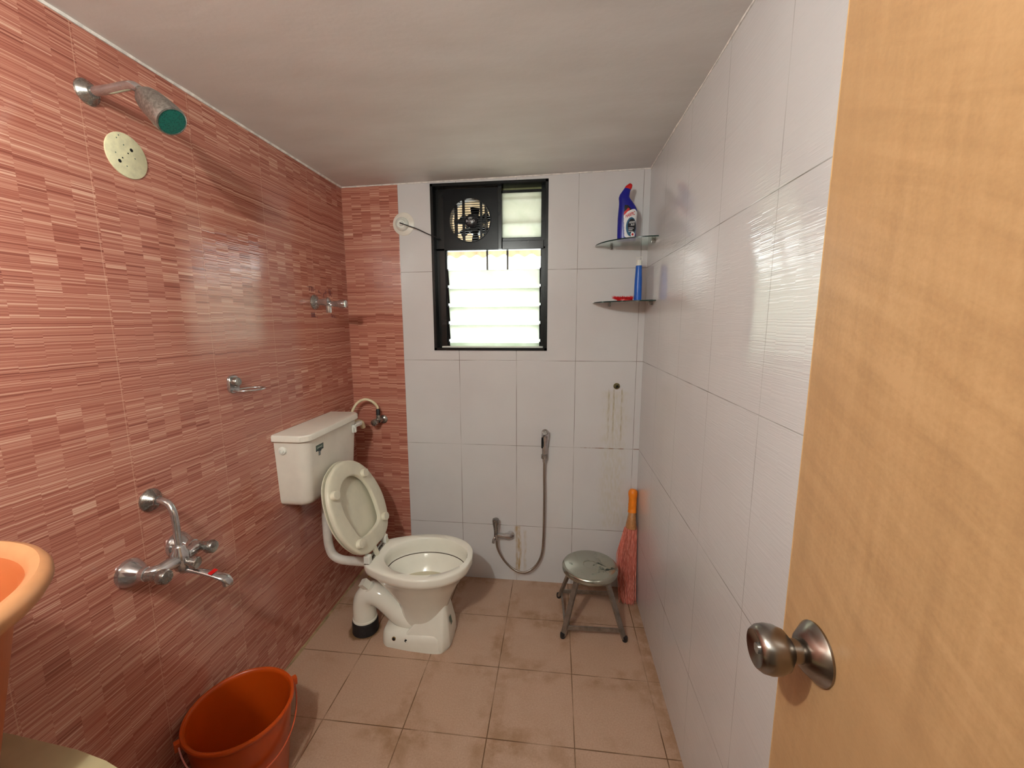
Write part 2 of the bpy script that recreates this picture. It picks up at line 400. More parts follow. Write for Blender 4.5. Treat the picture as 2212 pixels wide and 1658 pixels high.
# ragged caulk lines where walls meet the ceiling
def caulk(name, p0, p1, r, n=70, mat=None):
    pts = []; rr = []
    for i in range(n+1):
        t = i/n; p = Vector(p0).lerp(Vector(p1), t); q = mnoise.noise(Vector((t*25, r*900, 1)))
        pts.append(p+Vector((0, 0, q*.0015))); rr.append(r*(1+.55*q))
    return struct(MB().tube(pts, rr, 6).obj(name, mat or M_GROUT))
caulk('trim_1', (.001, YF+.01, cz(0)-.001), (.001, -.002, cz(0)-.001), .0058)
caulk('trim_2', (.0, -.001, cz(0)-.001), (W, -.001, cz(W)-.001), .0042)
caulk('trim_3', (W-.001, YF+.01, cz(W)-.001), (W-.001, -.002, cz(W)-.001), .003)
caulk('trim_4', (.0, YF+.01, -.001), (.0, -.002, -.001), .009, mat=simple('stained_floor_grout', (168, 142, 104), .8, var=.2, vs=18, bump=.3))
# ------------------------------------------------------------ door (open against the right)
def knob_part(b, c, ax, prof): return b.lathe(prof, c, ax, 48)
dr = struct(bpy.data.objects.new('door_1', None), 'open orange laminate door with a round steel knob'); COL.objects.link(dr); dr.location = (1.365, -1.656, 0)
b = MB().box((1.366, YF+.002, .012), (1.398, -1.656, 2.04), .0012, 1); b.obj('door_leaf', M_DOOR, dr, smooth=False)
MB().box((1.3665, -1.6562, .013), (1.3975, -1.6546, 2.039)).obj('edge_strip', M_EDGE, dr, smooth=False)
KC = (1.3655, -1.716, 1.093)
MB().lathe([(.0, 0), (.0292, .0), (.0296, .0022), (.0282, .004), (.0185, .014), (.0132, .0165), (.0, .0165)], KC, (-1,0,0), 64).obj('knob_rose', M_KNOB, dr)
kn = MB().lathe([(.0, .011), (.0115, .0115), (.0115, .0245), (.0135, .0262), (.0200, .0315), (.0232, .0395), (.0237, .047), (.0223, .054), (.0188, .0588), (.0175, .0592), (.0162, .0586), (.0065, .0552), (.0, .0548)], KC, (-1,0,0), 64).obj('door_knob', M_KNOB, dr)
MB().lathe([(.0, .0547), (.0054, .0549), (.0050, .0576), (.0, .0578)], KC, (-1,0,0), 24).obj('lock_button', M_CHR2, kn)
b = MB()
for z in (.3, 1.0, 1.75): b.lathe([(.0,-.05),(.006,-.05),(.006,.05),(.0,.05)], (1.4, YF+.006, z), (0,0,1), 12)
b.obj('hinge', M_STEEL, dr)

# ------------------------------------------------------------ window
wn = struct(bpy.data.objects.new('window_1', None), 'black framed louvre window with a fan panel and frosted glass'); COL.objects.link(wn); wn.location = (.76, .04, 1.28)
b = MB(); fx0, fx1, fz0, fz1 = .4645, 1.0515, 1.2795, 2.1035; y0, y1 = -.004, .10
b.box((fx0, y0, fz0), (fx0+.014, y1, fz1), .001, 1); b.box((fx1-.014, y0, fz0), (fx1, y1, fz1), .001, 1)
b.box((fx0, y0, fz0), (fx1, y1, fz0+.014), .001, 1); b.box((fx0, y0, fz1-.014), (fx1, y1, fz1), .001, 1)
# inner sub frame
b.box((.478, .045, 1.293), (.522, .085, 2.09), .001, 1); b.box((1.016, .045, 1.293), (1.038, .085, 2.09), .001, 1)
b.box((.478, .045, 1.789), (1.038, .085, 1.80), .001, 1); b.box((.80, .05, 1.80), (1.038, .08, 1.846), .003)
b.box((.80, .03, 1.79), (.820, .085, 2.09), .002); b.box((.82, .05, 2.062), (1.02, .085, 2.074), .001, 1)
b.box((.82, .04, 1.788), (1.03, .05, 1.83), .002)
b.obj('window_frame', M_BLACK, wn, smooth=False)
MB().box((.818, .060, 1.844), (1.018, .064, 2.064)).obj('pane', M_FROST, wn, smooth=False)
MB().box((.818, .075, 2.072), (1.018, .079, 2.09)).obj('pane', simple('olive_tinted_strip', (120, 122, 70), .4, var=.1), wn, smooth=False)
b = MB()
for z in (1.915, 2.028): b.box((.80, .078, z-.004), (1.03, .084, z+.004))
b.obj('pane_bar', M_BARS, wn, smooth=False)
# louvre blades in clips
b = MB()
for i in range(5):
    zt = 1.690-.0938*i; M = Matrix.Translation((0, .052, zt)) @ Matrix.Rotation(math.radians(14), 4, 'X')
    L = .112 if i < 4 else .03
    MB().box((.533, 0, -L), (1.012, .0045, 0), .0008, 1, M).obj('louvre_blade', M_FROST, wn, smooth=False)
    for x in (.526, 1.010):
        b.box((x, .044, -0.085), (x+.009, .062, -.004), .001, 1, Matrix.Translation((0, 0, zt)) @ Matrix.Rotation(math.radians(12), 4, 'X'))
b.box((.519, .055, 1.30), (.529, .075, 1.79)); b.box((1.014, .055, 1.30), (1.02, .075, 1.79))
b.obj('louvre_clip', M_BLACKP, wn, smooth=False)
MB().box((.50, .02, 1.2935), (1.03, .11, 1.300)).obj('window_sill', M_WHITE, wn, smooth=False)
# outside grille
b = MB()
for x in (.722, .832): b.box((x-.005, .165, 1.26), (x+.005, .177, 2.1))
for z in (1.45, 1.69, 1.90): b.box((.46, .163, z-.003), (1.06, .179, z+.003))
struct(b.obj('window_grille', M_BARS, smooth=False), 'grey steel bars outside the window')
# exhaust fan
fn = thing('exhaust_fan', 'black square exhaust fan panel with round grille in the window top left', 'fan', (.66, .045, 1.79))
fc = (.657, .045, 1.934); R = .105
b = MB(); seg = 96; x0, x1, z0, z1 = .520, .801, 1.791, 2.086
def sq(a):
    c, s = math.cos(a), math.sin(a); t = min(((x1 if c > 0 else x0)-fc[0])/c if abs(c) > 1e-6 else 9, ((z1 if s > 0 else z0)-fc[2])/s if abs(s) > 1e-6 else 9)
    return fc[0]+c*t, fc[2]+s*t
angs = sorted([k*2*PI/seg+.0001 for k in range(seg)]+[math.atan2(z-fc[2], x-fc[0]) % (2*PI) for x in (x0, x1) for z in (z0, z1)])
outer = [(sq(a)[0], .038, sq(a)[1]) for a in angs]; ob = [(p[0], .075, p[2]) for p in outer]
inner = [(fc[0]+R*math.cos(a), .038, fc[2]+R*math.sin(a)) for a in angs]; ib = [(p[0], .085, p[2]) for p in inner]
b.loft([ob, outer, inner, ib], False, False).obj('fan_panel', M_BLACKP, fn, smooth=False)
MB().loft([[(fc[0]+r*math.cos(k*2*PI/64), y, fc[2]+r*math.sin(k*2*PI/64)) for k in range(64)] for r, y in ((R+.004,.0375),(R+.003,.034),(R-.0015,.034),(R-.002,.085))], False, False).obj('fan_ring', M_BLACKP, fn)
b = MB()
for i in range(18):
    z = fc[2]-R+.0115*(i+.7); hw = math.sqrt(max(R*R-(z-fc[2])**2, .0001))
    b.box((fc[0]-hw, .040, z-.0014), (fc[0]+hw, .044, z+.0014))
for dx, w in ((-.074, .008), (-.034, .0065), (.056, .006), (.078, .004)):
    hz = math.sqrt(R*R-dx*dx); b.box((fc[0]+dx-w, .044, fc[2]-hz), (fc[0]+dx+w, .052, fc[2]+hz))
b.box((fc[0]-.085, .05, fc[2]-.012), (fc[0]+.085, .06, fc[2]+.006))
b.obj('fan_grille', M_BLACKP, fn, smooth=False)
b = MB().lathe([(.0, 0), (.036, 0), (.047, .012), (.048, .075), (.0, .075)], (fc[0]+.016, .056, fc[2]-.012), (0,1,0), 40); b.obj('motor', M_BLACKP, fn)
hb = MB().lathe([(.0, 0), (.026, .001), (.0325, .006), (.0345, .02), (.0, .02)], (fc[0]+.006, .030, fc[2]-.004), (0,1,0), 40).obj('hub_cap', simple('glossy_black_cap', (30, 32, 38), .22), fn)
text_mesh('ECHO', .0155, M_TEXTW, 'lettering', lambda x, y: Vector((fc[0]+.003+x*1.05, .0292, fc[2]-.006+y)), hb)
b = MB(); pp = [(fc[0]+.003+.011*math.cos(t), .0292, fc[2]+.0085+.0035*math.sin(t)) for t in [PI*.1+k*PI*1.7/16 for k in range(17)]]
b.tube(pp, .0007, 5); b.obj('emblem', M_TEXTW, hb); b = MB(); b.tube([(fc[0]-.003, .0292, fc[2]+.008), (fc[0]+.003, .0292, fc[2]+.011), (fc[0]+.008, .0292, fc[2]+.0085)], .001, 5); b.obj('emblem', M_TEXTW, hb); b = MB(); b.tube([(fc[0]-.012+k*.003, .0292, fc[2]-.018-.0008*math.sin(k)) for k in range(9)], .0003, 4)
b.obj('emblem', M_TEXTW, hb)
b = MB()
for k in range(6):
    a = k*PI/3; M = Matrix.Translation((fc[0]+.012, .115, fc[2]-.008)) @ Matrix.Rotation(a, 4, 'Y') @ Matrix.Rotation(.5, 4, 'Z')
    b.loft([[M @ Vector((x, y, z)) for x, y in ((-w, 0), (w, 0), (w, .002), (-w, .002))] for z, w in ((.035, .012), (.06, .022), (.088, .026))])
b.obj('fan_blade', M_BLACKP, fn, smooth=False)

# outside: corrugated sunshade, branches
b = MB(); rows = []
for (y, z) in ((.55, 2.62), (.56, 1.86)):
    pass
n = 120
for t in range(7):
    y = .23+.07*t; z = 2.20-.058*t; rows.append([(.1+1.35*i/n, y, z+.010*math.sin(i*2*PI/8)) for i in range(n+1)])
b.loft(rows, False, False, False); top = b.obj('sunshade_sheet', M_SHADE); top.modifiers.new('thick', 'SOLIDIFY').thickness = .003
tag(top, 'tan corrugated sunshade sheet with scalloped edge outside the window', 'awning')
def branch(name, label, base, tip, nl, spread, seed, size):
    random.seed(seed); t = thing(name, label, 'foliage', (base[0], base[1], -.1))
    B0, T = Vector(base), Vector(tip); m = MB(); m.tube([(base[0], base[1], -.1), base], .012, 8); m.tube(cr([B0, B0.lerp(T, .5)+Vector((.03, 0, .03)), T], 6), .004, 6)
    lf = MB()
    for i in range(nl):
        p = B0.lerp(T, random.uniform(.25, 1))+Vector([random.gauss(0, spread) for _ in range(3)])
        q = B0.lerp(T, random.uniform(.2, .9)); m.tube([q, p], .0018, 4)
        R_ = Matrix.Rotation(random.uniform(0, 6.3), 4, 'Z') @ Matrix.Rotation(random.uniform(-1, 1), 4, 'X'); s = size*random.uniform(.6, 1.2)
        sh = [(0,0),(.2,.18),(.5,.24),(.8,.14),(1.1,0),(.8,-.14),(.5,-.24),(.2,-.18)]
        vs = [p+(R_ @ Vector((a*s, c*s, .12*s*math.sin(a*3)))) for a, c in sh]; lo = [v-Vector((0,0,.0012)) for v in vs]
        lf.loft([lo, vs])
    m.obj('twig', M_TWIG, t); o = lf.obj('leaves', M_LEAF, t, smooth=False); o['kind'] = 'stuff'
struct(MB().box((-3, .32, -.2), (4, 5, -.1)).obj('ground', M_PAINT, smooth=False))
branch('leafy_branch', 'sunlit green leafy branch outside at the right of the louvre gap', (1.15, 2.6, 1.2), (1.10, 2.5, 2.16), 70, .12, 3, .11)
branch('leafy_branch', 'single small green sprig seen through the middle of the louvre gap', (.80, 3.4, 1.2), (.86, 3.4, 2.16), 9, .03, 5, .09)
branch('leafy_branch', 'green branch seen behind the exhaust fan', (-.3, 1.9, 2.3), (.15, 1.7, 2.55), 60, .16, 8, .16)

# ------------------------------------------------------------ cable rose and wire
t = thing('ceiling_rose', 'round white cable outlet cap on the wall left of the window', 'cable outlet', (.323, 0, 1.917))
MB().lathe([(.0, 0), (.056, 0), (.056, .002), (.052, .004), (.0, .004)], (.323, 0, 1.917), (0,-1,0), 48).obj('back_plate', M_TANK, t)
MB().lathe([(.0, .003), (.034, .003), (.033, .012), (.028, .020), (.022, .023), (.019, .018), (.012, .018), (.010, .026), (.0, .027)], (.317, 0, 1.916), (0,-1,0), 48).obj('cap', M_WHITE, t)
tag(MB().tube(cr([(.315, -.022, 1.918), (.318, -.034, 1.915), (.35, -.03, 1.904), (.40, -.022, 1.887), (.45, -.012, 1.864), (.486, -.004, 1.850), (.50, .035, 1.846)], 6), .0026, 8).obj('fan_cable', M_RUB), 'thin black cable from the white outlet cap to the fan', 'cable')

# ------------------------------------------------------------ shower head
def flange(b, c, ax, r, h=.014): return b.lathe([(.0, 0), (r, 0), (r, .002), (r*.93, .005), (r*.62, h*.7), (r*.5, h), (.0, h)], c, ax, 40)
t = thing('shower_head', 'chrome bell shower head with teal face high on the terracotta wall', 'shower', (0, -1.187, 1.961))
flange(MB(), (0, -1.187, 1.961), (1,0,0), .028, .018).obj('wall_flange', M_CHR2, t)
A = cr([(.005, -1.187, 1.961), (.06, -1.187, 1.963), (.100, -1.187, 1.967), (.122, -1.188, 1.966), (.133, -1.188, 1.961), (.140, -1.188, 1.955)], 5)
MB().tube(A, .0102, 20).obj('shower_arm', M_CHR, t)
hd = Vector((.73, -.06, -.68)).normalized(); h0 = Vector((.139, -1.188, 1.956))
MB().lathe([(.0, -.004), (.0085, -.003), (.0105, .001), (.0105, .006), (.008, .009), (.008, .012), (.0, .012)], h0, hd, 24).obj('swivel_joint', M_CHR2, t)
MB().lathe([(.0, .012), (.0125, .012), (.0185, .016), (.0245, .026), (.029, .042), (.0315, .064), (.0335, .090), (.0335, .106), (.0325, .110), (.0295, .111), (.029, .108), (.0, .108)], h0, hd, 56).obj('bell', simple('satin_scaled_chrome', (150, 146, 140), .36, metal=.8, var=.2, vs=160), t)
MB().lathe([(.0, .1075), (.0292, .1075), (.0290, .1100), (.0, .111)], h0, hd, 48).obj('spray_face', M_TEAL, t)

# round cover plate with holes
PC = Vector((0, -1.1115, 1.849))
t = thing('cover_plate', 'round cream blanking plate with screw holes on the terracotta wall', 'cover plate', PC)
MB().lathe([(.0, .0), (.0535, .0), (.0535, .0028), (.052, .0038), (.0, .0038)], PC, (1,0,0), 64).obj('disc', M_CREAMPL, t)
for y, z, r in ((-1.099, 1.867, .0042), (-1.133, 1.830, .0042), (-1.109, 1.856, .0018), (-1.125, 1.840, .0018)):
    MB().lathe([(.0, .0036), (r, .0036), (r, .0042), (.0, .0042)], (0, y, z), (1,0,0), 16).obj('screw_hole', M_DARK, t)
for y, z in ((-1.118, 1.873), (-1.092, 1.849), (-1.116, 1.823), (-1.141, 1.847), (-1.134, 1.884), (-1.128, 1.892)):
    MB().lathe([(.0, .0036), (.0016, .0036), (.0016, .0041), (.0, .0041)], (0, y, z), (1,0,0), 12).obj('dimple', M_PRTG, t)

# ------------------------------------------------------------ wall mixer
t = thing('bath_mixer', 'chrome wall mixer tap with bent riser pipe and red marked spout', 'tap', (0, -1.18, .784))
ZC = .784
for y in (-1.253, -1.112):
    b = MB().lathe([(.0, 0), (.036, 0), (.0375, .004), (.035, .012), (.026, .030), (.019, .040), (.0175, .044), (.0, .044)], (0, y, ZC), (1,0,0), 40); b.obj('inlet_flange', M_CHR, t)
b = MB()
for s, y in ((-1, -1.253), (1, -1.112)):
    b.lathe([(.0, .04), (.0175, .04), (.0178, .056), (.0145, .058), (.0, .058)], (0, y, ZC), (1,0,0), 6 if False else 32)
    yc = -1.1825
    b.tube([(.045, y, ZC), (.062, y+s*-.004, ZC), (.074, y-s*.018, ZC+.001), (.08, yc+s*.02, ZC+.003), (.082, yc, ZC+.005)], [.0155, .0165, .0155, .017, .019], 24)
b.lathe([(.0, -.033), (.014, -.032), (.019, -.02), (.022, 0), (.021, .018), (.0155, .026), (.0155, .034), (.0125, .038), (.0, .038)], (.082, -1.1825, ZC+.004), (0,0,1), 32)
b.obj('mixer_body', M_CHR, t)
for y in (-1.256, -1.108):
    MB().lathe([(.0, .06), (.0145, .06), (.0125, .075), (.0125, .088), (.0165, .094), (.019, .102), (.0188, .113), (.0165, .1175), (.0, .119)], (0, y, ZC-.002), (1,0,0), 9).obj('handle', M_CHR2, t)
MB().lathe([(.0, .018), (.010, .018), (.010, .028), (.0155, .032), (.016, .046), (.0145, .048), (.009, .046), (.0, .046)], (.082, -1.1825, ZC-.004), (1,.10,-.12), 28).obj('diverter_knob', M_CHR2, t)
b = MB(); b.tube(cr([(.004, -1.172, .948), (.04, -1.174, .948), (.062, -1.176, .940), (.076, -1.180, .920), (.081, -1.182, .895), (.082, -1.1825, .86), (.082, -1.1825, .818)], 6), .0088, 20)
b.lathe([(.0, 0), (.0135, 0), (.0135, .012), (.0095, .014), (.0, .014)], (.082, -1.1825, .814), (0,0,1), 6); b.obj('riser_pipe', M_CHR, t)
MB().lathe([(.0, 0), (.031, 0), (.0315, .003), (.029, .008), (.014, .020), (.0125, .026), (.0, .026)], (0, -1.172, .948), (1,0,0), 40).obj('riser_flange', M_CHR2, t)
sp = Vector((.079, -1.178, .752))
b = MB(); rings = []
for s, zz, hw, hh in ((0, .0, .011, .011), (.02, -.002, .0095, .0085), (.05, -.010, .010, .007), (.08, -.020, .0125, .0065), (.10, -.028, .0145, .0075), (.114, -.036, .0135, .011), (.121, -.043, .009, .011)):
    c = sp+Vector((s, s*.20, zz)); rings.append([c+Vector((-math.sin(a)*hh*.25, math.cos(a)*hw, math.sin(a)*hh)) for a in [k*2*PI/24 for k in range(24)]])
b.loft(rings); c = sp+Vector((.109, .022, -.044)); b.lathe([(.0, -.010), (.0095, -.010), (.0105, .004), (.0, .006)], c, (0,0,1), 20)
spo = b.obj('spout', M_CHR, t)
b = MB(); b.box((-.005, -.0122, 0), (.006, .0122, .0009), 0, 1, Matrix.Translation(sp+Vector((.077, .0155, -.0118))) @ Matrix.Rotation(.32, 4, 'Y')); b.obj('red_band', M_RED, spo, smooth=False)

# ------------------------------------------------------------ soap dish bracket
t = thing('soap_holder', 'small chrome soap ring bracket in the middle of the terracotta wall', 'soap holder', (0, -.84, 1.22))
b = MB(); pts = []
for k in range(32):
    a = k*2*PI/32; ca, sa = math.cos(a), math.sin(a); pts.append((.0235*math.copysign(abs(ca)**.7, ca), .031*math.copysign(abs(sa)**.6, sa)))
b.loft([[(x, -.842+p*f, 1.219+q*f) for p, q in pts] for x, f in ((0, 1), (.007, 1), (.010, .93))]); b.obj('wall_plate', M_CHR, t)
MB().lathe([(.0, .008), (.0145, .008), (.0155, .012), (.0155, .026), (.0135, .029), (.0, .0295)], (0, -.846, 1.228), (1,0,0), 36).obj('round_boss', M_STEEL, t)
ring = [Vector((.006+.040*(1-math.cos(a)), -.832+.045*math.sin(a)+.012*(1-math.cos(a)), 1.199)) for a in [k*2*PI/48 for k in range(49)]]
MB().tube(ring, .0034, 10, False).obj('soap_ring', M_CHR, t)

# ------------------------------------------------------------ stop valve with wall marks
t = thing('stop_valve', 'chrome stop valve on the terracotta wall near the corner', 'valve', (0, -.31, 1.518))
V0 = Vector((0, -.312, 1.518))
MB().lathe([(.0, 0), (.033, 0), (.034, .003), (.031, .007), (.015, .016), (.0, .016)], V0, (1,0,0), 40).obj('wall_flange', M_CHR2, t)
b = MB().tube([V0+Vector((.01,0,0)), V0+Vector((.03,0,0)), V0+Vector((.05,0,0)), V0+Vector((.063,0,-.001))], [.0125, .0135, .0165, .018], 28)
b.lathe([(.0, -.026), (.0115, -.026), (.0125, -.020), (.0125, .002), (.016, .006), (.0, .020)], V0+Vector((.068, 0, -.022)), (0,0,1), 24)
b.lathe([(.0, -.008), (.0195, -.006), (.021, .0), (.0195, .006), (.0, .008)], V0+Vector((.066, 0, 0)), (1,0,0), 8)
b.obj('valve_body', M_CHR, t)
MB().lathe([(.0, .072), (.0125, .072), (.0122, .092), (.0145, .108), (.0185, .122), (.019, .140), (.0175, .147), (.012, .149), (.0, .149)], V0+Vector((0, .004, -.006)), (1, .03, -.02), 28).obj('handle', M_CHR, t)
mk = thing('marker_scribble', 'purple marker scribbles and arrows around the stop valve', 'marking', (0, -.25, 1.52))
def wl(pts, r=.0009): MB().tube([(.0006, y, z) for y, z in pts], r, 5).obj('pen_stroke', M_INK, mk)
wl([(-.362, 1.583), (-.335, 1.586), (-.318, 1.584)]); wl([(-.345, 1.585), (-.346, 1.566)]); wl([(-.330, 1.585), (-.328, 1.564)]); wl([(-.318, 1.584), (-.317, 1.566)]); wl([(-.303, 1.576), (-.302, 1.573)], .002)
wl([(-.252, 1.558), (-.262, 1.566), (-.274, 1.568)]); wl([(-.274, 1.568), (-.268, 1.577)]); wl([(-.274, 1.568), (-.266, 1.560)])
wl([(-.232, 1.542), (-.232, 1.556), (-.222, 1.566), (-.208, 1.570)]); wl([(-.208, 1.570), (-.216, 1.579)]); wl([(-.208, 1.570), (-.213, 1.560)])
wl([(-.186, 1.586), (-.168, 1.585)]); wl([(-.182, 1.586), (-.182, 1.552)]); wl([(-.182, 1.578), (-.168, 1.574), (-.182, 1.568)]); wl([(-.178, 1.566), (-.160, 1.550)]); wl([(-.170, 1.586), (-.168, 1.556)])
for k in range(4): wl([(-.343+k*.008, 1.472), (-.341+k*.008, 1.450)])
wl([(-.346, 1.466), (-.314, 1.464)]); wl([(-.346, 1.455), (-.312, 1.453)]); wl([(-.312, 1.452), (-.296, 1.451)])
wl([(-.175, 1.470), (-.168, 1.452), (-.158, 1.462)]); wl([(-.178, 1.454), (-.128, 1.450)]); wl([(-.150, 1.464), (-.146, 1.452)])

# ------------------------------------------------------------ toilet cistern
t = thing('toilet_cistern', 'off-white wall hung cistern with lid on the terracotta wall', 'cistern', (0, -.455, .69))
def rrect(x0, x1, y0, y1, r, z, n=7):
    out = []
    out.append((x0, y0, z))
    for k in range(n+1):
        a = -PI/2+k*(PI/2)/n; out.append((x1-r+r*math.cos(a), y0+r+r*math.sin(a), z))
    for k in range(n+1):
        a = k*(PI/2)/n; out.append((x1-r+r*math.cos(a), y1-r+r*math.sin(a), z))
    out.append((x0, y1, z)); return out
rings = []
for z, x1, yy0, yy1, r in ((.690, .095, -.628, -.282, .03), (.694, .112, -.642, -.268, .036), (.704, .122, -.651, -.259, .04), (.72, .125, -.654, -.256, .04), (.85, .132, -.660, -.246, .04), (.966, .138, -.666, -.238, .04)):
    rings.append(rrect(.001, x1, yy0, yy1, r, z))
MB().loft(rings).obj('tank', M_TANK, t)
b = MB(); rings = []
for z, e in ((.9665, -.002), (.966, 0.002), (.968, .004), (.987, .004), (.9915, .001), (.993, -.006)):
    rings.append(rrect(.001, .146+e, -.674-e, -.230+e, .046, z))
b.loft(rings).obj('lid', M_TANK, t)
MB().lathe([(.0, 0), (.016, 0), (.0165, .004), (.0145, .008), (.0095, .009), (.009, .013), (.0055, .0135), (.005, .010), (.0, .010)], (.036, -.6625, .928), (0,-1,0), 32).obj('side_plug', M_WHITE, t)
b = MB(); b.box((.136, -.300, .905), (.146, -.292, .944), .002); b.box((.144, -.300, .928), (.152, -.232, .944), .004); b.box((.1515, -.306, .908), (.158, -.292, .944), .003)
b.box((.125, -.250, .926), (.150, -.215, .944), .004); b.obj('flush_lever', M_WHITE, t)
MB().tube(cr([(.105, -.238, .930), (.115, -.200, .935), (.122, -.170, .922), (.124, -.158, .895)], 6), .012, 16).obj('overflow_elbow', M_HOSEC, t)
def front(y, z): return .1378-(.966-z)*.05+.0006
b = MB()
def quad(y0, y1, z0, z1, dz=0, off=0): b.raw([(front(y, z)+off, y, z) for y, z in ((y0, z0), (y1, z0+dz), (y1, z1+dz), (y0, z1))], [(0,1,2,3)])
quad(-.600, -.545, .906, .931, 0); b.obj('brand_sticker', M_PRTD, t, smooth=False)
b = MB(); quad(-.597, -.548, .912, .928, 0, .0003); b.obj('sticker_panel', M_PRTG, t, smooth=False)
b = MB(); b.raw([(front(y, z)+.0005, y, z) for y, z in [(-.5725+.013*math.cos(a), .908+.009*math.sin(a)) for a in [k*2*PI/20 for k in range(20)]]], [tuple(range(20))]); quad(-.582, -.568, .885, .908, 0, .0004); b.obj('sticker_emblem', M_PRTD, t, smooth=False)
b = MB()
for z in (.889, .894, .900): quad(-.580, -.570, z, z+.0015, 0, .0007)
for k in range(6): quad(-.590+k*.006, -.5875+k*.006, .917, .922, 0, .0007)
b.obj('sticker_print', M_TEXTW, t, smooth=False)

tag(MB().tube(cr([(.074, -.455, .692), (.074, -.455, .64), (.070, -.455, .52), (.071, -.455, .43), (.085, -.455, .375), (.12, -.456, .350), (.17, -.457, .345), (.23, -.458, .345), (.2835, -.459, .345)], 6), .0195, 24).obj('flush_pipe', M_PIPE), 'white bent flush pipe from the cistern down to the toilet', 'pipe')

# angle valve and hose on the back wall
t = thing('angle_valve', 'chrome angle valve on the terracotta strip beside the cistern', 'valve', (.166, 0, .905))
MB().lathe([(.0, 0), (.023, 0), (.0235, .003), (.020, .007), (.010, .013), (.0, .013)], (.166, 0, .903), (0,-1,0), 36).obj('wall_flange', M_CHR2, t)
b = MB().tube([(.166, -.006, .903), (.162, -.03, .904), (.158, -.048, .904)], [.010, .0115, .0125], 20); b.lathe([(.0, -.002), (.0115, 0), (.0115, .022), (.010, .030), (.0, .03)], (.157, -.046, .908), (0,0,1), 20); b.obj('valve_body', M_CHR2, t)
MB().lathe([(.0, 0), (.013, .002), (.018, .010), (.019, .022), (.0165, .032), (.009, .037), (.0, .038)], (.153, -.052, .903), (-.35,-1,-.15), 28).obj('handle', M_CHR2, t)
MB().lathe([(.0, 0), (.0115, 0), (.0112, .026), (.009, .032), (.0, .032)], (.157, -.046, .936), (0,0,1), 8).obj('coupling_nut', M_RUB, t)
tag(MB().tube(cr([(.157, -.0465, .9715), (.156, -.048, .979), (.146, -.054, .998), (.124, -.060, 1.016), (.098, -.065, 1.023), (.070, -.072, 1.014), (.048, -.085, .99), (.040, -.110, .955), (.048, -.150, .915), (.06, -.185, .905), (.065, -.240, .905)], 6), .0072, 16).obj('water_hose', M_HOSEC), 'cream flexible hose looping from the angle valve to the cistern', 'hose')

# ------------------------------------------------------------ toilet
t = thing('toilet', 'white ceramic floor standing toilet bowl with P trap', 'toilet', (.49, -.46, 0))
YC = -.463
def sym(half, n=5):
    """half outline [(x, halfwidth)] from rear centre to front centre -> closed ring"""
    up = cr([(x, w, 0) for x, w in half], n)
    ring = [(p.x, YC-abs(p.y)) for p in up]+[(p.x, YC+abs(p.y)) for p in reversed(up[1:-1])]
    return ring
rim = [(.285, 0), (.284, .05), (.286, .082), (.296, .102), (.325, .124), (.385, .153), (.46, .178), (.53, .188), (.60, .180), (.66, .155), (.705, .118), (.734, .066), (.744, .0)]
def sc(half, x0, x1, wmax, rearpinch=1.0):
    h = []
    for x, w in half:
        s = (x-.284)/(.744-.284); h.append((x0+s*(x1-x0), w/.188*wmax))
    return h
def blend(a, b_, f): return [((1-f)*p[0]+f*q[0], (1-f)*p[1]+f*q[1]) for p, q in zip(a, b_)]
def ell(x0, x1, w, ex=1.0):
    n = len(rim); out = []
    for i in range(n):
        a = PI*(1-i/(n-1)); c, s = math.cos(a), math.sin(a)
        out.append(((x0+x1)/2+(x1-x0)/2*math.copysign(abs(c)**ex, c), w*abs(s)**ex))
    return out
RT = .402
hole = ell(.353, .720, .140)
hole = [(x, w*(1.0+.06*math.sin((x-.366)/.346*PI))) for x, w in hole]
rings = []
def R3(half, z): rings.append([(x, y, z) for x, y in sym(half)])
# from bowl bottom interior up over the rim and down the outside
R3(ell(.47, .58, .03), .225); R3(ell(.43, .63, .066), .235); R3(ell(.40, .67, .095), .265); R3(ell(.378, .694, .118), .30); R3(ell(.364, .708, .130), .327); R3(ell(.356, .716, .1375), .3345)
R3(ell(.3545, .7185, .1390), .345); R3(blend(hole, ell(.3535, .7195, .1395), .5), .37); R3(hole, .396); R3(blend(hole, rim, .1), RT)
R3(blend(rim, hole, .12), RT); R3(blend(rim, hole, .03), .3995); R3(rim, .393); R3(sc(rim, .284, .744, .188), .375); R3(sc(rim, .287, .740, .185), .362); R3(sc(rim, .296, .728, .176), .354)
R3(sc(rim, .31, .712, .162), .345); R3(sc(rim, .345, .690, .142), .30); R3(blend(sc(rim, .375, .665, .12), ell(.375, .665, .12), .4), .25); R3(ell(.40, .642, .099), .20); R3(ell(.415, .625, .08), .15); R3(ell(.42, .612, .066), .10); R3(ell(.43, .60, .05), .05)
MB().loft(rings, True, True).obj('bowl', M_CER, t, auto=60)
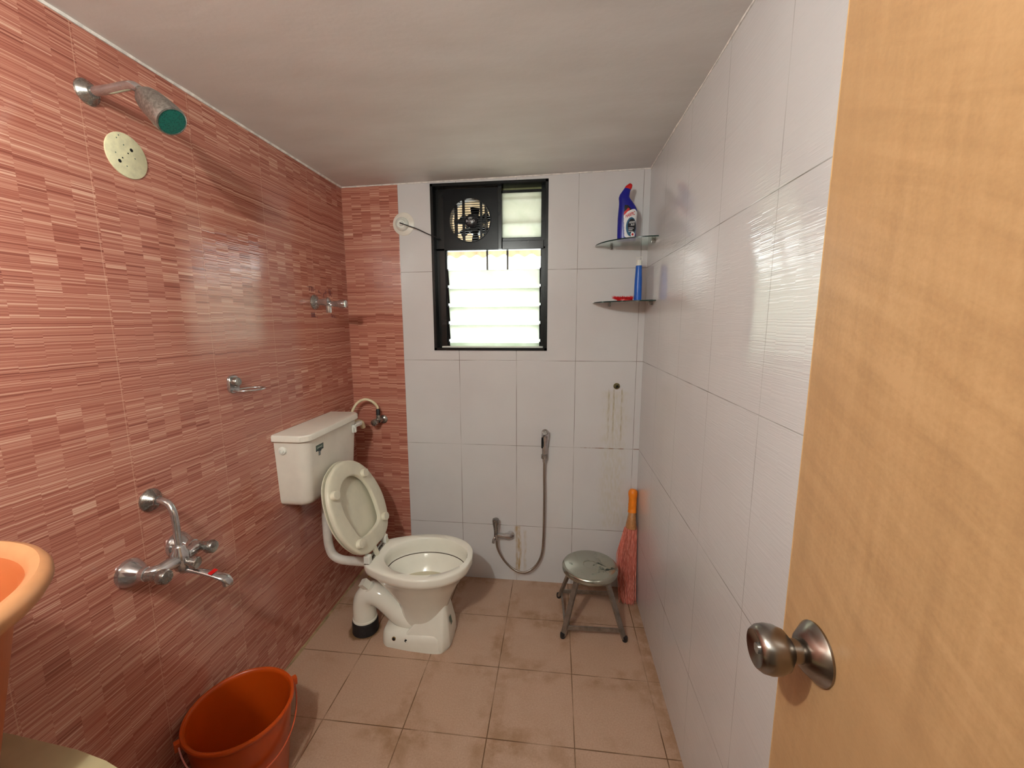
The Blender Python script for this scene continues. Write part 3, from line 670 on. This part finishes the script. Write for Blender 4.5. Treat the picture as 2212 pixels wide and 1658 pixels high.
# foot with the raised front wedge
def foot(x0, x1, w0, w1, z, r=.05):
    """rounded trapezoid: rear half width w0, front half width w1"""
    pts = [(x0, 0), (x0+.004, w0*.5), (x0+.03, w0*.9), (x0+.07, w0), ((x0+x1)/2, (w0+w1)/2+.004), (x1-.05, w1), (x1-.018, w1*.8), (x1-.002, w1*.45), (x1, 0)]
    return [(x, y, z) for x, y in sym(pts, 5)]
b = MB(); b.loft([foot(.330, .650, .088, .100, .0), foot(.331, .650, .089, .099, .012), foot(.335, .648, .088, .098, .045), foot(.345, .646, .080, .096, .062), foot(.385, .640, .060, .088, .074), foot(.40, .636, .05, .080, .078)])
hv = []
for sg in (-1, 1):
    for x, w, z in ((.43, .088, .012), (.45, .084, .058), (.50, .092, .012), (.625, .0985, .006), (.652, .062, .006), (.628, .096, .060), (.648, .060, .070), (.598, .036, .232), (.622, .030, .232), (.485, .060, .085)): hv.append(b.bm.verts.new((x, YC+sg*w, z)))
hr = bmesh.ops.convex_hull(b.bm, input=hv)
ed = [e for e in hr['geom'] if isinstance(e, bmesh.types.BMEdge) and len(e.link_faces) == 2 and e.calc_face_angle(0) > .25]
bmesh.ops.bevel(b.bm, geom=ed, offset=.007, segments=3, affect='EDGES', profile=.5)
b.obj('pedestal', M_CER, t, auto=60)
b = MB(); tp = cr([(.50, YC, .080), (.45, YC, .088), (.40, YC, .115), (.36, YC+.002, .150), (.325, YC+.004, .178), (.288, YC+.006, .192), (.256, YC+.008, .184), (.235, YC+.008, .158), (.229, YC+.008, .125), (.228, YC+.008, .09), (.228, YC+.008, .05)], 6)
b.tube(tp, [.060-.008*min(1, i/14) for i in range(len(tp))], 32); b.lathe([(.0, 0), (.054, 0), (.056, .006), (.054, .012), (.0, .012)], (.228, YC+.008, .058), (0,0,1), 32)
b.obj('trap_pipe', M_CER, t)
b = MB(); b.tube([(.275, YC-.004, .215), (.240, YC-.022, .262)], [.024, .024], 4); b.tube([(.285, YC, .205), (.262, YC-.010, .235)], [.026, .025], 16); b.obj('vent_horn', M_CER, t)
MB().lathe([(.0, -.02), (.004, -.02), (.004, .008), (.009, .009), (.009, .016), (.0, .017)], (.300, YC-.060, .335), (0,-.2,-1), 6).obj('fixing_bolt', M_RUST, t)
MB().lathe([(.0, 0), (.0585, 0), (.060, .004), (.0585, .008), (.0590, .048), (.0575, .056), (.055, .060), (.0, .06)], (.228, YC+.008, 0), (0,0,1), 36).obj('rubber_collar', M_RUB, t)
for x in (.405, .462):
    y = YC-(.0895 if x < .43 else .0925); d = (0, -1, .12)
    MB().lathe([(.0, 0), (.0062, 0), (.0062, .003), (.0, .003)], (x, y+.001, .046), d, 16).obj('bolt_hole', M_DARK, t); MB().lathe([(.0, -.002), (.0092, -.002), (.0088, .0012), (.0, .0012)], (x, y+.0015, .046), d, 16).obj('rust_stain', M_RUST, t)
b = MB(); b.loft([[(x, y, .262) for x, y in sym(ell(.402, .655, .092))], [(x, y, .2625) for x, y in sym(ell(.402, .655, .092))]]); wm = N('toilet_water'); wm.set(Base_Color=s2l((206, 198, 170)), Roughness=.03); b.obj('water', wm.m, t, smooth=False)
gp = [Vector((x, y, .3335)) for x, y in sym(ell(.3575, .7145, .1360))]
MB().tube(gp+[gp[0]], .0019, 8, False).obj('rim_gap_grime_shade', simple('brown_grime_and_shade', (74, 58, 38), .8), t)  # dark ring: its colour stands for grime and shade in the rim gap
b = MB(); b.box((.294, YC-.104, RT-.001), (.318, YC+.104, RT+.004), .002); b.obj('hinge_plate', M_CHR2, t, smooth=False)
b = MB(); b.tube([(.306, YC-.06, RT+.014), (.306, YC+.06, RT+.014)], .0055, 14); b.obj('hinge_rod', M_CHR2, t)
for y in (YC-.092, YC+.082):
    MB().box((.294, y-.012, RT+.002), (.320, y+.014, RT+.036), .003).obj('hinge_block', M_WHITE, t, smooth=False)
# seat and cover, raised against the cistern
def leaned(ang, base):
    u = Vector((-math.sin(ang), 0, math.cos(ang))); n = Vector((math.cos(ang), 0, math.sin(ang)))
    return lambda a, v, h: Vector(base)+u*a+Vector((0, 1, 0))*(v+.005-.10*a)+n*h
egg = [(.022, 0), (.020, .05), (.03, .10), (.055, .143), (.11, .182), (.18, .204), (.25, .202), (.32, .180), (.375, .142), (.412, .085), (.431, 0)]
def eggr(half, n=6):
    full = [(a, v, 0) for a, v in half]+[(a, -v, 0) for a, v in reversed(half[1:-1])]
    ring = cr(full, n, True); return [(p.x, -p.y) for p in ring]
E_out = eggr(egg); hl = [(.092, 0), (.095, .058), (.113, .096), (.16, .113), (.21, .121), (.26, .119), (.31, .098), (.345, .06), (.36, 0)]
def resample(ring, n):
    P = [Vector((x, y, 0)) for x, y in ring]; L = [0]
    for i in range(len(P)): L.append(L[-1]+(P[(i+1) % len(P)]-P[i]).length)
    out = []; j = 0
    for k in range(n):
        s = L[-1]*k/n
        while L[j+1] < s: j += 1
        f = (s-L[j])/(L[j+1]-L[j]+1e-9); q = P[j].lerp(P[(j+1) % len(P)], f); out.append((q.x, q.y))
    return out
E_out = resample(E_out, 96); E_in = resample(eggr(hl), 96)
def off(ring, d):
    cx = .22; return [(cx+(x-cx)*(1+d/abs(.2)), y*(1+d/.18)) for x, y in ring]
F1 = leaned(math.radians(19.5), (.306, YC+.006, RT+.012))
st = None
b = MB()
prof = [(E_out, 0, .0), (off(E_out, .0005), 0, .012), (off(E_out, -.003), 0, .016), (off(E_out, -.012), 0, .0175), (off(E_in, .010), 0, .0185), (off(E_in, .003), 0, .0175), (E_in, 0, .014), (E_in, 0, .002), (off(E_in, .004), 0, .0), (off(E_out, -.004), 0, -.001)]
rg = [[F1(x, y, h) for x, y in r] for r, _, h in prof]; b.loft(rg+[rg[0]], False, False)
for v in (-.036, .072): b.loft([[F1(a, v+d, h) for d, h in ((-.011, .004), (.011, .004), (.011, .016), (-.011, .016))] for a in (-.016, .03)])
st = b.obj('seat', M_PLA, t, auto=50)
for a, v in ((.094, -.130), (.094, .122), (.330, -.138), (.330, .122)):
    MB().lathe([(.0, .012), (.0245, .014), (.0245, .030), (.0225, .0345), (.0, .035)], F1(a, v, 0), F1(0,0,1)-F1(0,0,0), 24, sy=.78).obj('bumper', M_PLA, st)
F2 = leaned(math.radians(19.7), (.294, YC+.010, RT+.012))
b = MB(); Ed = off(E_out, .001)
rg = [[F2(x, y, h) for x, y in off(Ed, d)] for d, h in ((-.16, -.012), (-.05, -.011), (-.01, -.008), (0, -.003), (0, .001), (-.008, .002), (-.05, -.004), (-.16, -.006))]
b.loft(rg, True, True).obj('seat_cover', M_PLA, t, auto=50)

b = MB(); b.raw([(.6505, YC-.03, .09), (.6505, YC-.03+.022, .09), (.643, YC-.03+.022, .128), (.643, YC-.03, .128)], [(0,1,2,3)])
b.obj('maker_mark', M_PRTG, t, smooth=False)

# ------------------------------------------------------------ health faucet
t = thing('bidet_sprayer', 'chrome hand bidet sprayer hanging in its wall holder', 'sprayer', (1.044, 0, .735))
b = MB().lathe([(.0, 0), (.016, 0), (.0165, .006), (.012, .012), (.0, .012)], (1.045, 0, .728), (0,-1,0), 28)
pts = [(1.045+.0165*math.cos(a), -.032+.0165*math.sin(a)) for a in [k*2*PI/28 for k in range(28)]]; pin = [(1.045+(p-1.045)*.72, -.032+(q+.032)*.72) for p, q in pts]
b.loft([[(p, q, z) for p, q in r] for r, z in ((pts, .722), (pts, .742), (pin, .742), (pin, .722), (pts, .722))], False, False); b.box((1.038, -.02, .724), (1.052, -.008, .74)); b.obj('wall_holder', M_CHR2, t)
sp_ = cr([(1.045, -.030, .70), (1.045, -.031, .74), (1.046, -.032, .79), (1.047, -.034, .83), (1.048, -.042, .855), (1.048, -.056, .868)], 5)
rr = [q*1.18 for q in (.0075, .0085, .009, .0095, .010, .0105, .011, .0115, .012, .0125, .0130, .0135, .0140, .0145, .0150, .0155, .0158, .016, .0162, .0162, .0162, .0162, .0160, .0158, .0155, .015)]
MB().tube(sp_, rr[:len(sp_)], 24).obj('spray_handle', M_CHR, t)
MB().lathe([(.0, 0), (.0145, 0), (.0150, .004), (.0, .005)], (1.048, -.058, .869), (0,-1,.65), 24).obj('spray_nozzle', M_CHR2, t)
MB().box((-.0045, -.006, -.028), (.0045, .0, .028), .002, 2, Matrix.Translation((1.034, -.049, .810)) @ Matrix.Rotation(-.08, 4, 'X')).obj('trigger', M_BLACKP, t)
pts = [(1.045, -.030, .705), (1.0455, -.030, .60), (1.047, -.030, .50), (1.046, -.030, .38), (1.044, -.030, .28), (1.037, -.031, .19), (1.012, -.032, .125), (.970, -.034, .082), (.925, -.036, .071), (.880, -.038, .090), (.840, -.041, .130), (.812, -.045, .175), (.797, -.048, .215), (.792, -.050, .255)]
def hose_mat():
    n = N('ribbed_steel_hose'); g = n.n('ShaderNodeTexCoord').outputs['UV']; x, y, z = n.pos()
    w = n.n('ShaderNodeTexWave', {'Vector': n.vec(x, y, z), 'Scale': 160}).outputs[1]
    n.set(Base_Color=s2l((176, 168, 160)), Metallic=1, Roughness=.25); n.bump(w, .4, .001); return n.m
MB().tube(cr(pts, 10), .0062, 16).obj('spray_hose', hose_mat(), t)
t = thing('bidet_tap', 'chrome angle tap low on the white wall feeding the sprayer hose', 'tap', (.86, 0, .27))
MB().lathe([(.0, 0), (.021, 0), (.022, .004), (.020, .012), (.017, .018), (.0, .02)], (.866, 0, .270), (-.35,-1,.05), 36).obj('wall_flange', M_CHR, t)
b = MB().tube([(.868, -.006, .270), (.852, -.028, .276), (.830, -.040, .283), (.806, -.048, .288), (.790, -.050, .288)], [.020, .0185, .013, .0115, .012], 28)
b.lathe([(.0, -.026), (.0085, -.026), (.0095, -.018), (.013, -.012), (.0125, .010), (.0, .014)], (.791, -.050, .288), (0,0,1), 24)
b.tube([(.786, -.054, .28), (.779, -.062, .268), (.777, -.066, .250)], [.007, .0075, .007], 16); b.obj('tap_body', M_CHR, t)
MB().lathe([(.0, 0), (.010, 0), (.0105, .012), (.0125, .030), (.0165, .052), (.0185, .072), (.0170, .082), (.010, .087), (.0, .088)], (.789, -.051, .300), (0,-.04,1), 10).obj('handle', M_CHR2, t)

# threaded stub
t = thing('pipe_stub', 'rusty capped brass pipe stub in the white wall above the sprayer', 'pipe', (1.404, 0, 1.104))
MB().lathe([(.0, 0), (.0155, 0), (.016, .004), (.012, .010), (.0, .010)], (1.404, 0, 1.103), (0,-1,0), 28).obj('collar', simple('tarnished_brass', (140, 128, 84), .5, metal=.6, var=.25, vs=120), t)
MB().lathe([(.0, .008), (.011, .008), (.011, .016), (.0085, .017), (.0, .017)], (1.404, 0, 1.103), (0,-1,0), 6).obj('nut', simple('dark_brass', (92, 82, 54), .45, metal=.7, var=.3, vs=120), t)
MB().box((1.4, -.0185, 1.099), (1.408, -.0165, 1.107)).obj('square_socket', M_DARK, t, smooth=False)

# ------------------------------------------------------------ glass corner shelves
def shelf(z, label, dr_):
    R_ = .246 if dr_ else .250; t = thing('glass_shelf', label, 'shelf', (W-.002, -.002, z), 'glass corner shelves')
    arc = [(W-.002, -.002)]+[(W-.002-R_*math.sin(a), -.002-(R_-.022)*math.cos(a)) for a in [k*(PI/2)/40 for k in range(41)]]
    b = MB(); b.raw([(x, y, z) for x, y in arc]+[(x, y, z+.005) for x, y in arc], [tuple(range(len(arc))), tuple(reversed(range(len(arc), 2*len(arc))))]); b.obj('glass_plate', M_GLASS, t, smooth=False)
    b = MB(); a2 = arc[1:]; b.raw([(x, y, z-.0001) for x, y in a2]+[(x, y, z+.0051) for x, y in a2], [(i, i+1, len(a2)+i+1, len(a2)+i) for i in range(len(a2)-1)]); b.obj('glass_edge', M_GEDGE, t, smooth=False)
    for x in (1.355,):
        MB().box((x-.0055, -.016, z-.014), (x+.0055, -.0, z+.010), .001).obj('clip', M_CHR2, t, smooth=False)
    MB().box((W-.018, -.162, z-.014), (W, -.150, z+.010), .001).obj('clip', M_CHR2, t, smooth=False)
    return t
shelf(1.7815, 'upper green-edged glass corner shelf under the blue bottle', True)
shelf(1.5125, 'lower green-edged glass corner shelf holding the red brush', False)

# ------------------------------------------------------------ blue cleaner bottle
SZ = 1.7868
BY = -.098
def px2x(u): return 1.368+(u-1335.2)*.00190
def px2z(v): return SZ+(513.5-v)*.002125
t = thing('cleaner_bottle', 'blue toilet cleaner bottle with red cap on the upper glass shelf', 'bottle', (1.41, BY, SZ))
sec = [(513.5, 1338, 1376.5, .9), (512.5, 1335.8, 1379, 1), (500, 1335.2, 1379.2, 1), (480, 1335.2, 1378.5, 1), (465, 1335.3, 1379.3, 1), (456, 1335.8, 1380.6, 1), (450, 1336.2, 1379.5, .98), (444, 1336.8, 1376.5, .92), (437, 1337.2, 1371.5, .84), (431, 1337, 1366.5, .78), (427, 1336.2, 1363, .72), (424, 1336.2, 1361.2, .66), (420, 1338.4, 1360.8, .58), (415, 1342.2, 1361.3, .52), (410, 1346.3, 1362.2, .48), (406, 1349.6, 1363.6, .44)]
def bring(v, l, r, d, n=40, tilt=0, ddy=.0):
    xc, hw = (px2x(l)+px2x(r))/2, (px2x(r)-px2x(l))/2; out = []
    for k in range(n):
        a = k*2*PI/n; ca, sa = math.cos(a), math.sin(a)
        out.append((xc+hw*math.copysign(abs(ca)**.85, ca), BY-.024*d*math.copysign(abs(sa)**.85, sa), px2z(v)+tilt*ca))
    return out
MB().loft([bring(v, l, r, d, tilt=(-.004 if v < 424 else 0)) for v, l, r, d in sec]).obj('bottle_body', M_BLUE, t)
MB().loft([bring(v, l, r, d, tilt=-.005 if v > 400 else -.002) for v, l, r, d in [(407, 1348.8, 1363.8, .46), (403, 1351.6, 1365.8, .45), (400, 1354.6, 1366.8, .42), (397.6, 1358.4, 1366.0, .32), (396.6, 1360.6, 1364.6, .16)]]).obj('cap', M_RED, t)
def bsurf(u, v, o=.0006):
    # point on the front of the bottle at picture-like coordinates u (left-right), v (up-down)
    for (v0, l0, r0, d0), (v1, l1, r1, d1) in zip(sec[1:], sec[2:]):
        if v <= v0 and v >= v1: f = (v0-v)/(v0-v1); l, r, d = l0+(l1-l0)*f, r0+(r1-r0)*f, d0+(d1-d0)*f; break
    xc, hw = (px2x(l)+px2x(r))/2, (px2x(r)-px2x(l))/2; q = max(-.97, min(.97, (px2x(u)-xc)/hw))
    ca = abs(q)**(1/.85); y = BY-.024*d*(math.sqrt(max(0, 1-ca*ca)))**.85-o
    return Vector((xc+q*hw, y, px2z(v)))
def decal(name, poly, mat, o, parent):
    """fill a picture-space outline with a fine grid wrapped on the bottle"""
    def inside(x, y):
        c = False; j = len(poly)-1
        for i in range(len(poly)):
            if (poly[i][1] > y) != (poly[j][1] > y) and x < (poly[j][0]-poly[i][0])*(y-poly[i][1])/(poly[j][1]-poly[i][1])+poly[i][0]: c = not c
            j = i
        return c
    us = [p[0] for p in poly]; vs = [p[1] for p in poly]; st_ = .55; b = MB(); v = min(vs)
    while v < max(vs):
        u = min(us)
        while u < max(us):
            if inside(u+st_/2, v+st_/2): b.raw([bsurf(u+a, v+c, o) for a, c in ((0, 0), (st_, 0), (st_, st_), (0, st_))], [(0,1,2,3)])
            u += st_
        v += st_
    bmesh.ops.remove_doubles(b.bm, verts=b.bm.verts[:], dist=1e-5)
    return b.obj(name, mat, parent, smooth=True)
def P5(a, c): return (1320+a/12.75, 390+c/12.75)
decal('label_top', [P5(*q) for q in ((370, 650), (470, 660), (600, 790), (480, 860), (350, 920), (360, 800))], M_PRTB, .0004, t)
decal('label_flash', [P5(*q) for q in ((470, 730), (530, 770), (430, 860), (345, 920), (360, 830), (420, 790))], M_TEXTR, .0007, t)
lb = decal('label', [P5(*q) for q in ((350, 930), (470, 820), (600, 770), (680, 765), (750, 830), (765, 880), (745, 1100), (735, 1300), (690, 1500), (600, 1515), (450, 1505), (390, 1470), (370, 1250))], M_TEXTW, .0009, t)
decal('label_ring', [P5(560+155*math.cos(a)*1.0+20, 1225+250*math.sin(a)) for a in [k*2*PI/28 for k in range(28)]], M_PRTT, .0012, t)
decal('label_disc', [P5(600+125*math.cos(a), 1200+185*math.sin(a)) for a in [k*2*PI/28 for k in range(28)]], M_PRTB, .0015, t)
text_mesh('HARPIC', 10.2, M_TEXTR, 'label_name', lambda x, y: bsurf(1362.3+x*.62, 461.5-y*1.0-x*.18, .0013), t, ext=.25)
text_mesh('POWER', 5.6, M_TEXTW, 'label_text', lambda x, y: bsurf(1367.2+x*.70, 477.0-y-x*.10, .0021), t, shear=.2, ext=.12)
text_mesh('PLUS', 5.6, M_TEXTW, 'label_text', lambda x, y: bsurf(1368.8+x*.70, 481.8-y-x*.10, .0021), t, shear=.2, ext=.12)
for v, w in ((488.4, 6), (491.8, 4.6), (495.2, 4.4)):
    decal('label_line', [(1359.5, v-.35), (1359.5+w*2, v-.25), (1359.5+w*2, v+.9), (1359.5, v+.85)], M_TEXTW, .0021, t)
decal('label_seal', [P5(630+60*math.cos(a), 1420+75*math.sin(a)) for a in [k*2*PI/16 for k in range(16)]], M_TEXTW, .0021, t)
decal('label_seal', [P5(630+34*math.cos(a), 1420+32*math.sin(a)) for a in [k*2*PI/12 for k in range(12)]], M_TEXTR, .0025, t)

# slim blue bottle, red brush
SZ2 = 1.5178
t = thing('slim_bottle', 'slim blue bottle with white neck and wire loop on the lower shelf', 'bottle', (1.47, -.10, SZ2))
MB().lathe([(.0, 0), (.0172, 0), (.0175, .006), (.0172, .05), (.0165, .10), (.0145, .13), (.0140, .158), (.0135, .160), (.0, .160)], (1.4705, -.10, SZ2), (0,0,1), 32).obj('bottle_body', M_BLUE2, t)
MB().lathe([(.0, 0), (.0132, 0), (.0132, .018), (.0115, .024), (.0, .024)], (1.4705, -.10, SZ2+.160), (0,0,1), 28).obj('neck', M_WHITE, t)
MB().tube([(1.459, -.10, SZ2+.18), (1.457, -.10, SZ2+.197), (1.484, -.10, SZ2+.199), (1.483, -.10, SZ2+.18)], .0014, 8).obj('wire_loop', M_WHITE, t)
t = thing('scrub_brush', 'red bristled scrubbing brush lying on the lower glass shelf', 'brush', (1.41, -.09, SZ2))
random.seed(9); b = MB(); bb = MB()
bb.loft([[(1.415+.036*f*math.cos(a), -.085+.022*f*math.sin(a), SZ2+z) for a in [k*2*PI/28 for k in range(28)]] for z, f in ((.0, .9), (.003, 1), (.012, .98), (.017, .85))]); bb.obj('brush_block', M_RED, t)
for i in range(620):
    a = random.uniform(0, 2*PI); r = math.sqrt(random.random()); p = Vector((1.415+.032*r*math.cos(a), -.085+.018*r*math.sin(a), SZ2+.006))
    d = Vector((math.cos(a)*r*1.1-.35, math.sin(a)*r*.9, random.uniform(.4, 1.0)))*random.uniform(.014, .022)
    q = p+d; q.z = max(q.z, SZ2+.002); b.tube([p, p.lerp(q, .5)+Vector((0,0,.001)), q], [.0008, .0007, .0004], 3)
o = b.obj('bristles', M_REDB, t); o['kind'] = 'stuff'

# ------------------------------------------------------------ stool
t = thing('stool', 'small round steel stool with worn top by the corner', 'stool', (1.275, -.257, 0))
sc_ = (1.272, -.268); ST = .288
MB().lathe([(.0, -.002), (.030, -.002), (.032, .0), (.034, .0005), (.036, .0), (.118, .0), (.126, -.003), (.1305, -.010), (.1305, -.024), (.127, -.029), (.120, -.029), (.119, -.006), (.0, -.006)], (sc_[0], sc_[1], ST), (0,0,1), 72).obj('seat', M_STOP, t)
feet = {'fl': (1.146, -.402), 'fr': (1.424, -.392), 'bl': (1.130, -.122), 'br': (1.405, -.112)}
tops = {'fl': (1.208, -.350), 'fr': (1.342, -.348), 'bl': (1.204, -.190), 'br': (1.338, -.186)}
def pt(k, z): f = z/.262; return Vector((feet[k][0]+(tops[k][0]-feet[k][0])*f, feet[k][1]+(tops[k][1]-feet[k][1])*f, z))
for k in feet:
    a, c = pt(k, .012), pt(k, .262); rot = math.atan2(feet[k][1]+.257, feet[k][0]-1.275)
    b = MB(); w, dd = .0120, .006; ux = Vector((math.cos(rot+PI/2), math.sin(rot+PI/2), 0)); uy = Vector((math.cos(rot), math.sin(rot), 0))
    b.loft([[p+ux*x+uy*y for x, y in ((-w, -dd), (w, -dd), (w, dd), (-w, dd))] for p in (a, c)])
    lg = b.obj('leg', M_GREY, t, smooth=False)
    MB().lathe([(.0, 0), (.0105, 0), (.012, .004), (.0125, .014), (.0115, .022), (.0, .022)], (feet[k][0], feet[k][1], 0), (0,0,1), 20).obj('rubber_foot', M_RUB, lg)
def bar(p, q, z, h=.009):
    a, c = pt(p, z), pt(q, z); d = (c-a).normalized(); n = Vector((-d.y, d.x, 0))
    b = MB(); b.loft([[e+n*x+Vector((0,0,y)) for x, y in ((-.004, -h), (.004, -h), (.004, h), (-.004, h))] for e in (a, c)]); b.obj('stretcher', M_GREY, t, smooth=False)
bar('fl', 'fr', .045); bar('bl', 'br', .045); bar('fl', 'bl', .045); bar('fr', 'br', .045)
b = MB()
for p, q in (('fl', 'fr'), ('bl', 'br'), ('fl', 'bl'), ('fr', 'br')): b.tube([pt(p, .25), pt(q, .25)], .006, 8)
b.obj('seat_brace', M_GREY, t)

# ------------------------------------------------------------ broom
t = thing('broom', 'short orange handled broom with salmon bristles standing in the corner', 'broom', (1.48, -.10, 0))
T0 = Vector((1.502, -.026, .566)); T1 = Vector((1.4975, -.047, .455)); T2 = Vector((1.492, -.060, .385))
ax = (T0-T1).normalized()
MB().lathe([(.0, 0), (.0215, .0), (.021, .012), (.0195, .016), (.0215, .024), (.0195, .032), (.0215, .040), (.0195, .048), (.0205, .058), (.0195, .066), (.0215, .080), (.0235, .095), (.0215, .108), (.014, .118), (.0, .121)], T1, ax, 28).obj('broom_handle', M_BROOMH, t)
MB().lathe([(.0, 0), (.036, .0), (.0345, .02), (.029, .045), (.0245, .075), (.022, .080), (.0, .08)], T2+Vector((0, -.002, -.008)), (T1-T2), 28, sy=.75).obj('sleeve', M_WRAP, t)
random.seed(11); parts = MB()
for i in range(300):
    a = random.uniform(0, 2*PI); r = math.sqrt(random.random()); p0 = T2+Vector((.032*r*math.cos(a), .022*r*math.sin(a), random.uniform(-.01, 0)))
    u = r*math.cos(a); v = r*math.sin(a); L = random.uniform(.93, 1.0)
    w_ = .004*random.uniform(-1, 1); mid = Vector((1.474+.050*u+w_, -.080+.030*v, .20)); end = Vector((1.480+.036*u+random.gauss(0, .006), -.118+.034*v+random.gauss(0, .004), random.choice((.004, .012, .03))*random.random()+.003))
    mid.x = min(mid.x, W-.006); end.x = min(end.x, W-.006); q1 = Vector((1.484+.045*u, -.068+.027*v, .30)); q1.x = min(q1.x, W-.006)
    parts.tube(cr([p0, q1, mid, end], 3), .0013, 4)
o = parts.obj('bristles', M_BRIS, t); o['kind'] = 'stuff'

# ------------------------------------------------------------ buckets
def bucket_body(b, c, rt, rb, h, th=.003, lip=.007, lh=.012):
    b.lathe([(.0, 0), (rb, 0), (rb+.002, .004), (rt-.004, h-lh), (rt+lip*.3, h-lh), (rt+lip*.6, h-lh*.6), (rt+lip*.6, h-.003), (rt+lip*.3, h), (rt-.004, h), (rt-.008, h-.004), (rt-.009, h-lh), (rb-.002, .006), (.0, .006)], c, (0,0,1), 72)
    return b
t = thing('bucket', 'dark orange plastic bucket standing on the floor by the terracotta wall', 'bucket', (.150, -1.118, 0))
BC = Vector((.1535, -1.12, 0)); BH = .268
bucket_body(MB(), BC, .1445, .112, BH).obj('bucket_body', M_BUCK, t)
pa = Vector((.62, .78, 0)).normalized(); pb = Vector((pa.y, -pa.x, 0)); Rb = .158; ph = math.radians(38)
pts = []
for k in range(41):
    a = PI*k/40; pts.append(BC+Vector((0,0,BH-.014))+pa*(Rb-.006)*math.cos(a)+(pb*math.cos(ph)+Vector((0,0,-math.sin(ph))))*(Rb+.022)*math.sin(a))
b = MB(); rings = []
for i, p in enumerate(pts):
    tg = (pts[min(i+1, 40)]-pts[max(i-1, 0)]).normalized(); nn = (p-(BC+Vector((0,0,BH-.014)))).normalized(); bi = tg.cross(nn).normalized()
    rings.append([p+bi*x+nn*y for x, y in ((-.006, -.0018), (.006, -.0018), (.006, .0018), (-.006, .0018))])
b.loft(rings); b.obj('bail_handle', M_BUCK, t, smooth=False)
for s in (1, -1): MB().box((-.012, -.010, -.014), (.012, .008, .012), .003, 2, Matrix.Translation(BC+Vector((0,0,BH-.014))+pa*s*(.150)) @ Matrix.Rotation(math.atan2(pa.y, pa.x), 4, 'Z')).obj('handle_ear', M_BUCK, t)

CT = .80
t = tag(MB().loft([[(x, y, z) for x, y in ring] for z, ring in ((CT-.04, [(.001, -2.355), (.57, -2.355), (.57, -1.80), (.55, -1.735), (.50, -1.700), (.46, -1.690), (.40, -1.680), (.27, -1.672), (.001, -1.668)]), (CT, [(.001, -2.355), (.575, -2.355), (.575, -1.80), (.553, -1.730), (.50, -1.695), (.46, -1.685), (.40, -1.676), (.27, -1.667), (.001, -1.663)]))]).obj('counter_slab', M_MARB, smooth=False), 'beige marble counter slab with rounded corner under the light orange tub', 'counter')
b = MB(); b.box((.003, -2.355, CT-.42), (.05, -2.2, CT-.0405)); b.box((.003, -1.80, CT-.42), (.05, -1.70, CT-.0405)); b.box((.003, -2.355, CT-.07), (.5, -2.32, CT-.0405))
b.obj('support_bracket', M_WHITE, t, smooth=False)
t = thing('tub', 'light orange wide rimmed plastic tub on the marble counter', 'tub', (.252, -1.828, CT))
TC = (.252, -1.828, CT); th_ = .285
MB().lathe([(.0, 0), (.130, 0), (.135, .006), (.183, .266), (.190, .276), (.1935, .272), (.180, .25), (.131, .010), (.0, .008)], TC, (0,0,1), 96).obj('tub_body', M_TUB, t)
MB().lathe([(.184, .266), (.188, .258), (.200, .256), (.212, .262), (.2185, .273), (.2185, .281), (.214, .289), (.206, .2925), (.198, .290), (.1925, .284), (.190, .276), (.184, .266)], TC, (0,0,1), 96, (False, False)).obj('rim', simple('pale_orange_rim', (200, 142, 98), .36, var=.05, vs=14), t)  # rim is a paler orange than the tub body

# ------------------------------------------------------------ lamp on the entrance wall
t = thing('wall_lamp', 'white bulb in a round holder above the entrance', 'lamp', (.61, YF, 1.99))
MB().lathe([(.0, 0), (.045, 0), (.045, .006), (.022, .012), (.018, .03), (.0, .03)], (.61, YF, 1.99), (0,1,0), 28).obj('lamp_holder', M_WHITE, t)
bm_ = N('lit_bulb_glass'); bm_.set(Base_Color=(1, 1, 1, 1), Emission_Color=(.95, 1, .97, 1), Emission_Strength=6.0)
MB().lathe([(.0, .028), (.012, .028), (.014, .034), (.024, .045), (.028, .056), (.026, .068), (.017, .078), (.0, .082)], (.61, YF, 1.99), (0,1,0), 28).obj('bulb', bm_.m, t)
